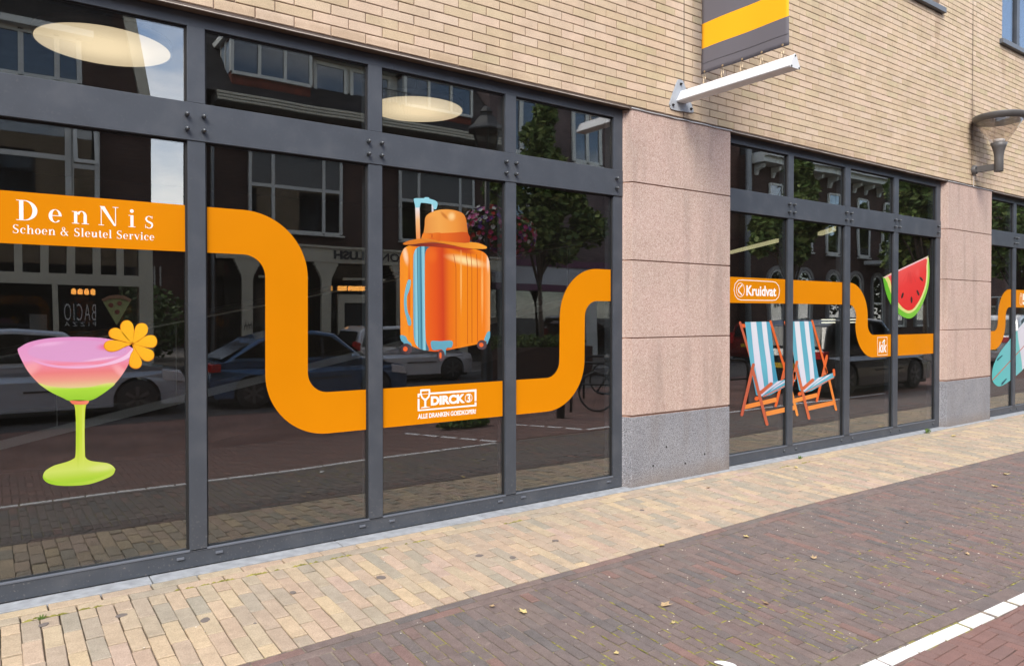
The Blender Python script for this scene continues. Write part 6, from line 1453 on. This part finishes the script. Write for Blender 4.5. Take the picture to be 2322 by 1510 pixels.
    MB().box(-h2 - .015, -h2 + .02, -.26, .26, .58, .69).build('number_plate', m_plate, t)
    MB().box(h2 - .02, h2 + .015, -.26, .26, .40, .51).build('number_plate', m_plate, t)
    MB().box(-h2 + .15, h2 - .15, -W / 2 + .12, W / 2 - .12, .12, .40).build('underbody', m_trim, t)
    return t
car('silver hatchback with red tail lights parked across the street, mirrored behind the suitcase', (.74, .75, .77), 7.15, 11.7, 3.45, 1.62, 1.46, 'hatch')
car('pale silver blue estate car on the road, mirrored behind the cocktail glass', (.50, .56, .64), -1.4, 8.7, 4.2, 1.75, 1.52, 'suv')
car('dark blue saloon car on the road, mirrored under the first bend of the orange band', (.04, .10, .20), 3.15, 8.6, 3.9, 1.72, 1.42, 'sedan')
car('black off-road car seen from behind, mirrored behind the deck chairs', (.012, .012, .014), 13.9, 3.5, 4.7, 1.88, 1.66, 'suv')
car('red small car parked further along the far kerb, mirrored left of the deck chairs', (.22, .015, .012), 22.3, 10.8, 3.9, 1.7, 1.45, 'hatch')
car('white van-like car far down the street, mirrored behind the surfboard sticker', (.6, .6, .6), 26.8, 4.6, 4.4, 1.85, 1.75, 'suv')
# ------------------------------------------------------------------ old lantern with flower baskets
ln = thing('street_lantern', 'old black four-sided street lantern on a tall iron post, mirrored in the third window pane', 'street lamp', (7.92, FY(7.0), ZR))
MB().lathe([(.16, 0), (.16, .35), (.11, .42), (.11, .9), (.085, 1.0), (.06, 1.1), (.05, 3.2), (.045, 4.75)], (0, 0, 0), 14).build('post', m_iron, ln, True)
def ngon_ring(z, r, n=6): return [(r * math.cos(6.283 * k / n + .5), r * math.sin(6.283 * k / n + .5), z) for k in range(n)]
MB().lathe([(.05, 4.7), (.16, 4.78), (.17, 4.82)], (0, 0, 0), 6).build('base', m_iron, ln)
MB().lathe([(.155, 4.83), (.27, 5.30)], (0, 0, 0), 6).build('glass_box', glass('lantern_glass', (.35, .36, .36), .06, .4), ln)
for k in range(6): a = 6.283 * k / 6; MB().tube([(.16 * math.cos(a), .16 * math.sin(a), 4.82), (.28 * math.cos(a), .28 * math.sin(a), 5.31)], .015, 5).build('corner_bar', m_iron, ln)
MB().lathe([(.40, 5.31), (.40, 5.34), (.30, 5.42), (.16, 5.60), (.10, 5.62), (.10, 5.68), (.13, 5.70), (.09, 5.78), (.02, 5.82)], (0, 0, 0), 6).build('roof', m_iron, ln)
FL = [((.50, .02, .16), 'flower_magenta'), ((.50, .03, .02), 'flower_red'), ((.16, .04, .30), 'flower_purple'), ((.60, .60, .58), 'flower_white'), ((.55, .16, .34), 'flower_pink')]
def basket(x, Y, z, r, lab, n=900):
    t = thing('flower_basket', lab, 'flower basket', (x, FY(Y), z), group='flower baskets on the lantern'); random.seed(int(x * 10))
    MB().lathe([(.05, -r * .7), (r * .5, -r * .45), (r * .72, 0), (r * .70, .02)], (0, 0, 0), 16).build('bowl', m_iron, t, True)
    mb = MB(); leafball(mb, (0, 0, 0), r, n, .06, (1, 1, .85)); mb.build('foliage', m_lf, t, rnd=True, fix=False)
    for c, nm in FL:
        mb = MB()
        for _ in range(70):
            p = Vector((random.gauss(0, 1), random.gauss(0, 1), random.gauss(0, 1))).normalized(); p.z *= .85; p *= r * random.uniform(.95, 1.12); q = p.normalized(); u = q.cross(Vector((0, 0, 1))).normalized(); w = q.cross(u)
            s = random.uniform(.035, .06); i = len(mb.v); mb.v += [tuple(p + (u * math.cos(a * 1.2566) + w * math.sin(a * 1.2566)) * s) for a in range(5)] + [tuple(p - q * .02)]
            for a in range(5): mb.f.append((i + a, i + (a + 1) % 5, i + 5)); mb.r.append(0)
        mb.build('blossoms', mat(nm, c, .6, var=.2, vscale=20), t, fix=False)
basket(8.15, 7.3, 3.35, .50, 'left round basket of magenta and red flowers hanging on the lantern post')
basket(8.95, 7.6, 3.25, .50, 'right round basket of purple, red and white flowers hanging beside the lantern post')
MB().tube([(8.15 - 7.92, -.3, 4.0), (0, 0, 4.2), (1.03, -.6, 4.0)], .02, 5).build('basket_arm', m_iron, ln, True)
# planter with small plants round the tree
pl = thing('steel_planter', 'rusty brown steel planter with low plants round the street tree', 'planter', (12.4, FY(11.2), ZR))
m_cort = mat('rusty_steel', (.07, .035, .025), .7, var=.25, vscale=4)
for b_ in ((-1.5, 1.5, .55, .6, 0, .85), (-1.5, 1.5, -.6, -.55, 0, .85), (-1.5, -1.45, -.55, .55, 0, .85), (1.45, 1.5, -.55, .55, 0, .85)): MB().box(*b_).build('panel', m_cort, pl)
mb = MB(); random.seed(9)
for k in range(12): leafball(mb, (-1.35 + .24 * k, random.uniform(-.3, .3), .95), .24, 120, .06)
mb.build('plants', m_lf, pl, rnd=True, fix=False)
MB().box(-1.45, 1.45, -.55, .55, .1, .78).build('soil', mat('soil', (.04, .03, .02), .95), pl)
# bicycles, rack hoops, post
def bicycle(x, Y, ang, lab, hue=(.02, .02, .022)):
    t = thing('bicycle', lab, 'bicycle', (x, FY(Y), ZR), ang, 'bicycles at the racks'); m = mat('bike_' + str(hue[0]), hue, .4, var=0)
    for X in (-.53, .53):
        pts = [(X + .34 * math.cos(a * .2618), 0, .345 + .34 * math.sin(a * .2618)) for a in range(25)]
        w = MB().tube(pts, .018, 6, False).build('wheel', m_tyre, t, True)
        s = MB()
        for k in range(14): a = k * .4488; s.tube([(X, 0, .345), (X + .33 * math.cos(a), 0, .345 + .33 * math.sin(a))], .0022, 3, False)
        s.build('spokes', m_rim, w)
    f = MB()
    for p, q in (((-.53, 0, .345), (-.08, 0, .30)), ((-.08, 0, .30), (-.22, 0, .92)), ((-.08, 0, .30), (.38, 0, .86)), ((-.2, 0, .80), (.36, 0, .93)), ((-.53, 0, .345), (-.2, 0, .80)), ((.34, 0, 1.02), (.53, 0, .345))): f.tube([p, q], .017, 6)
    f.build('frame', m, t)
    MB().tube([(.30, -.28, 1.04), (.33, -.15, 1.10), (.34, 0, 1.08), (.33, .15, 1.10), (.30, .28, 1.04)], .013, 6).build('handlebar', m_rim, t, True)
    MB().lathe([(.02, -.14), (.09, -.10), (.06, .05), (.02, .14)], (-.24, 0, .96), 8, 'x').build('saddle', m_trim, t, True)
    MB().lathe([(.09, -.01), (.09, .01)], (-.08, .04, .30), 12, 'y').build('chain_ring', m_rim, t)
    MB().tube([(-.86, 0, .36), (-.78, 0, .60), (-.55, 0, .72), (-.30, 0, .60)], .02, 5).build('mudguard', m_trim, t, True)
bicycle(9.0, 4.3, 1.15, 'black bicycle nearest the glass, mirrored just left of the first pink pier')
bicycle(11.3, 6.6, .3, 'dark bicycle further back, mirrored between the orange band and the pier', (.025, .03, .032))
bicycle(12.6, 6.9, .25, 'dark bicycle behind the other two, mirrored next to the pier edge', (.03, .03, .031))
def hoop(x, Y, lab, ang=0):
    h = MB().tube([(-.36, 0, 0), (-.36, 0, .72), (-.30, 0, .84), (-.20, 0, .88), (.20, 0, .88), (.30, 0, .84), (.36, 0, .72), (.36, 0, 0)], .024, 8).tube([(-.36, 0, .5), (.36, 0, .5)], .016, 6).build('bike_rack_hoop', m_iron, smooth=True)
    h.location = (x, FY(Y), ZR); h.rotation_euler.z = ang; tag(h, lab, 'bike rack', 'bicycle hoops along the lane')
hoop(11.45, 3.9, 'black steel bicycle hoop mirrored left of the deck chair stickers', .2); hoop(8.6, 4.7, 'black steel bicycle hoop beside the nearest bicycle', .9); hoop(10.2, 6.2, 'black steel bicycle hoop between the bicycles', .6)
b_ = MB().lathe([(.07, 0), (.07, .9), (.05, .98), (.01, 1.0)], (0, 0, 0), 14).build('bollard', m_iron, smooth=True); b_.location = (7.75, FY(4.5), ZR); tag(b_, 'short black bollard mirrored under the right bend of the orange band', 'bollard')
mb = MB(); leafball(mb, (5.9, FY(4.6), ZR + .06), .35, 300, .05, (1.3, .5, .25)); tag(mb.build('grass_patch', m_lf2, rnd=True, fix=False), 'low patch of grass and weeds on the road island', 'grass', kind='stuff')
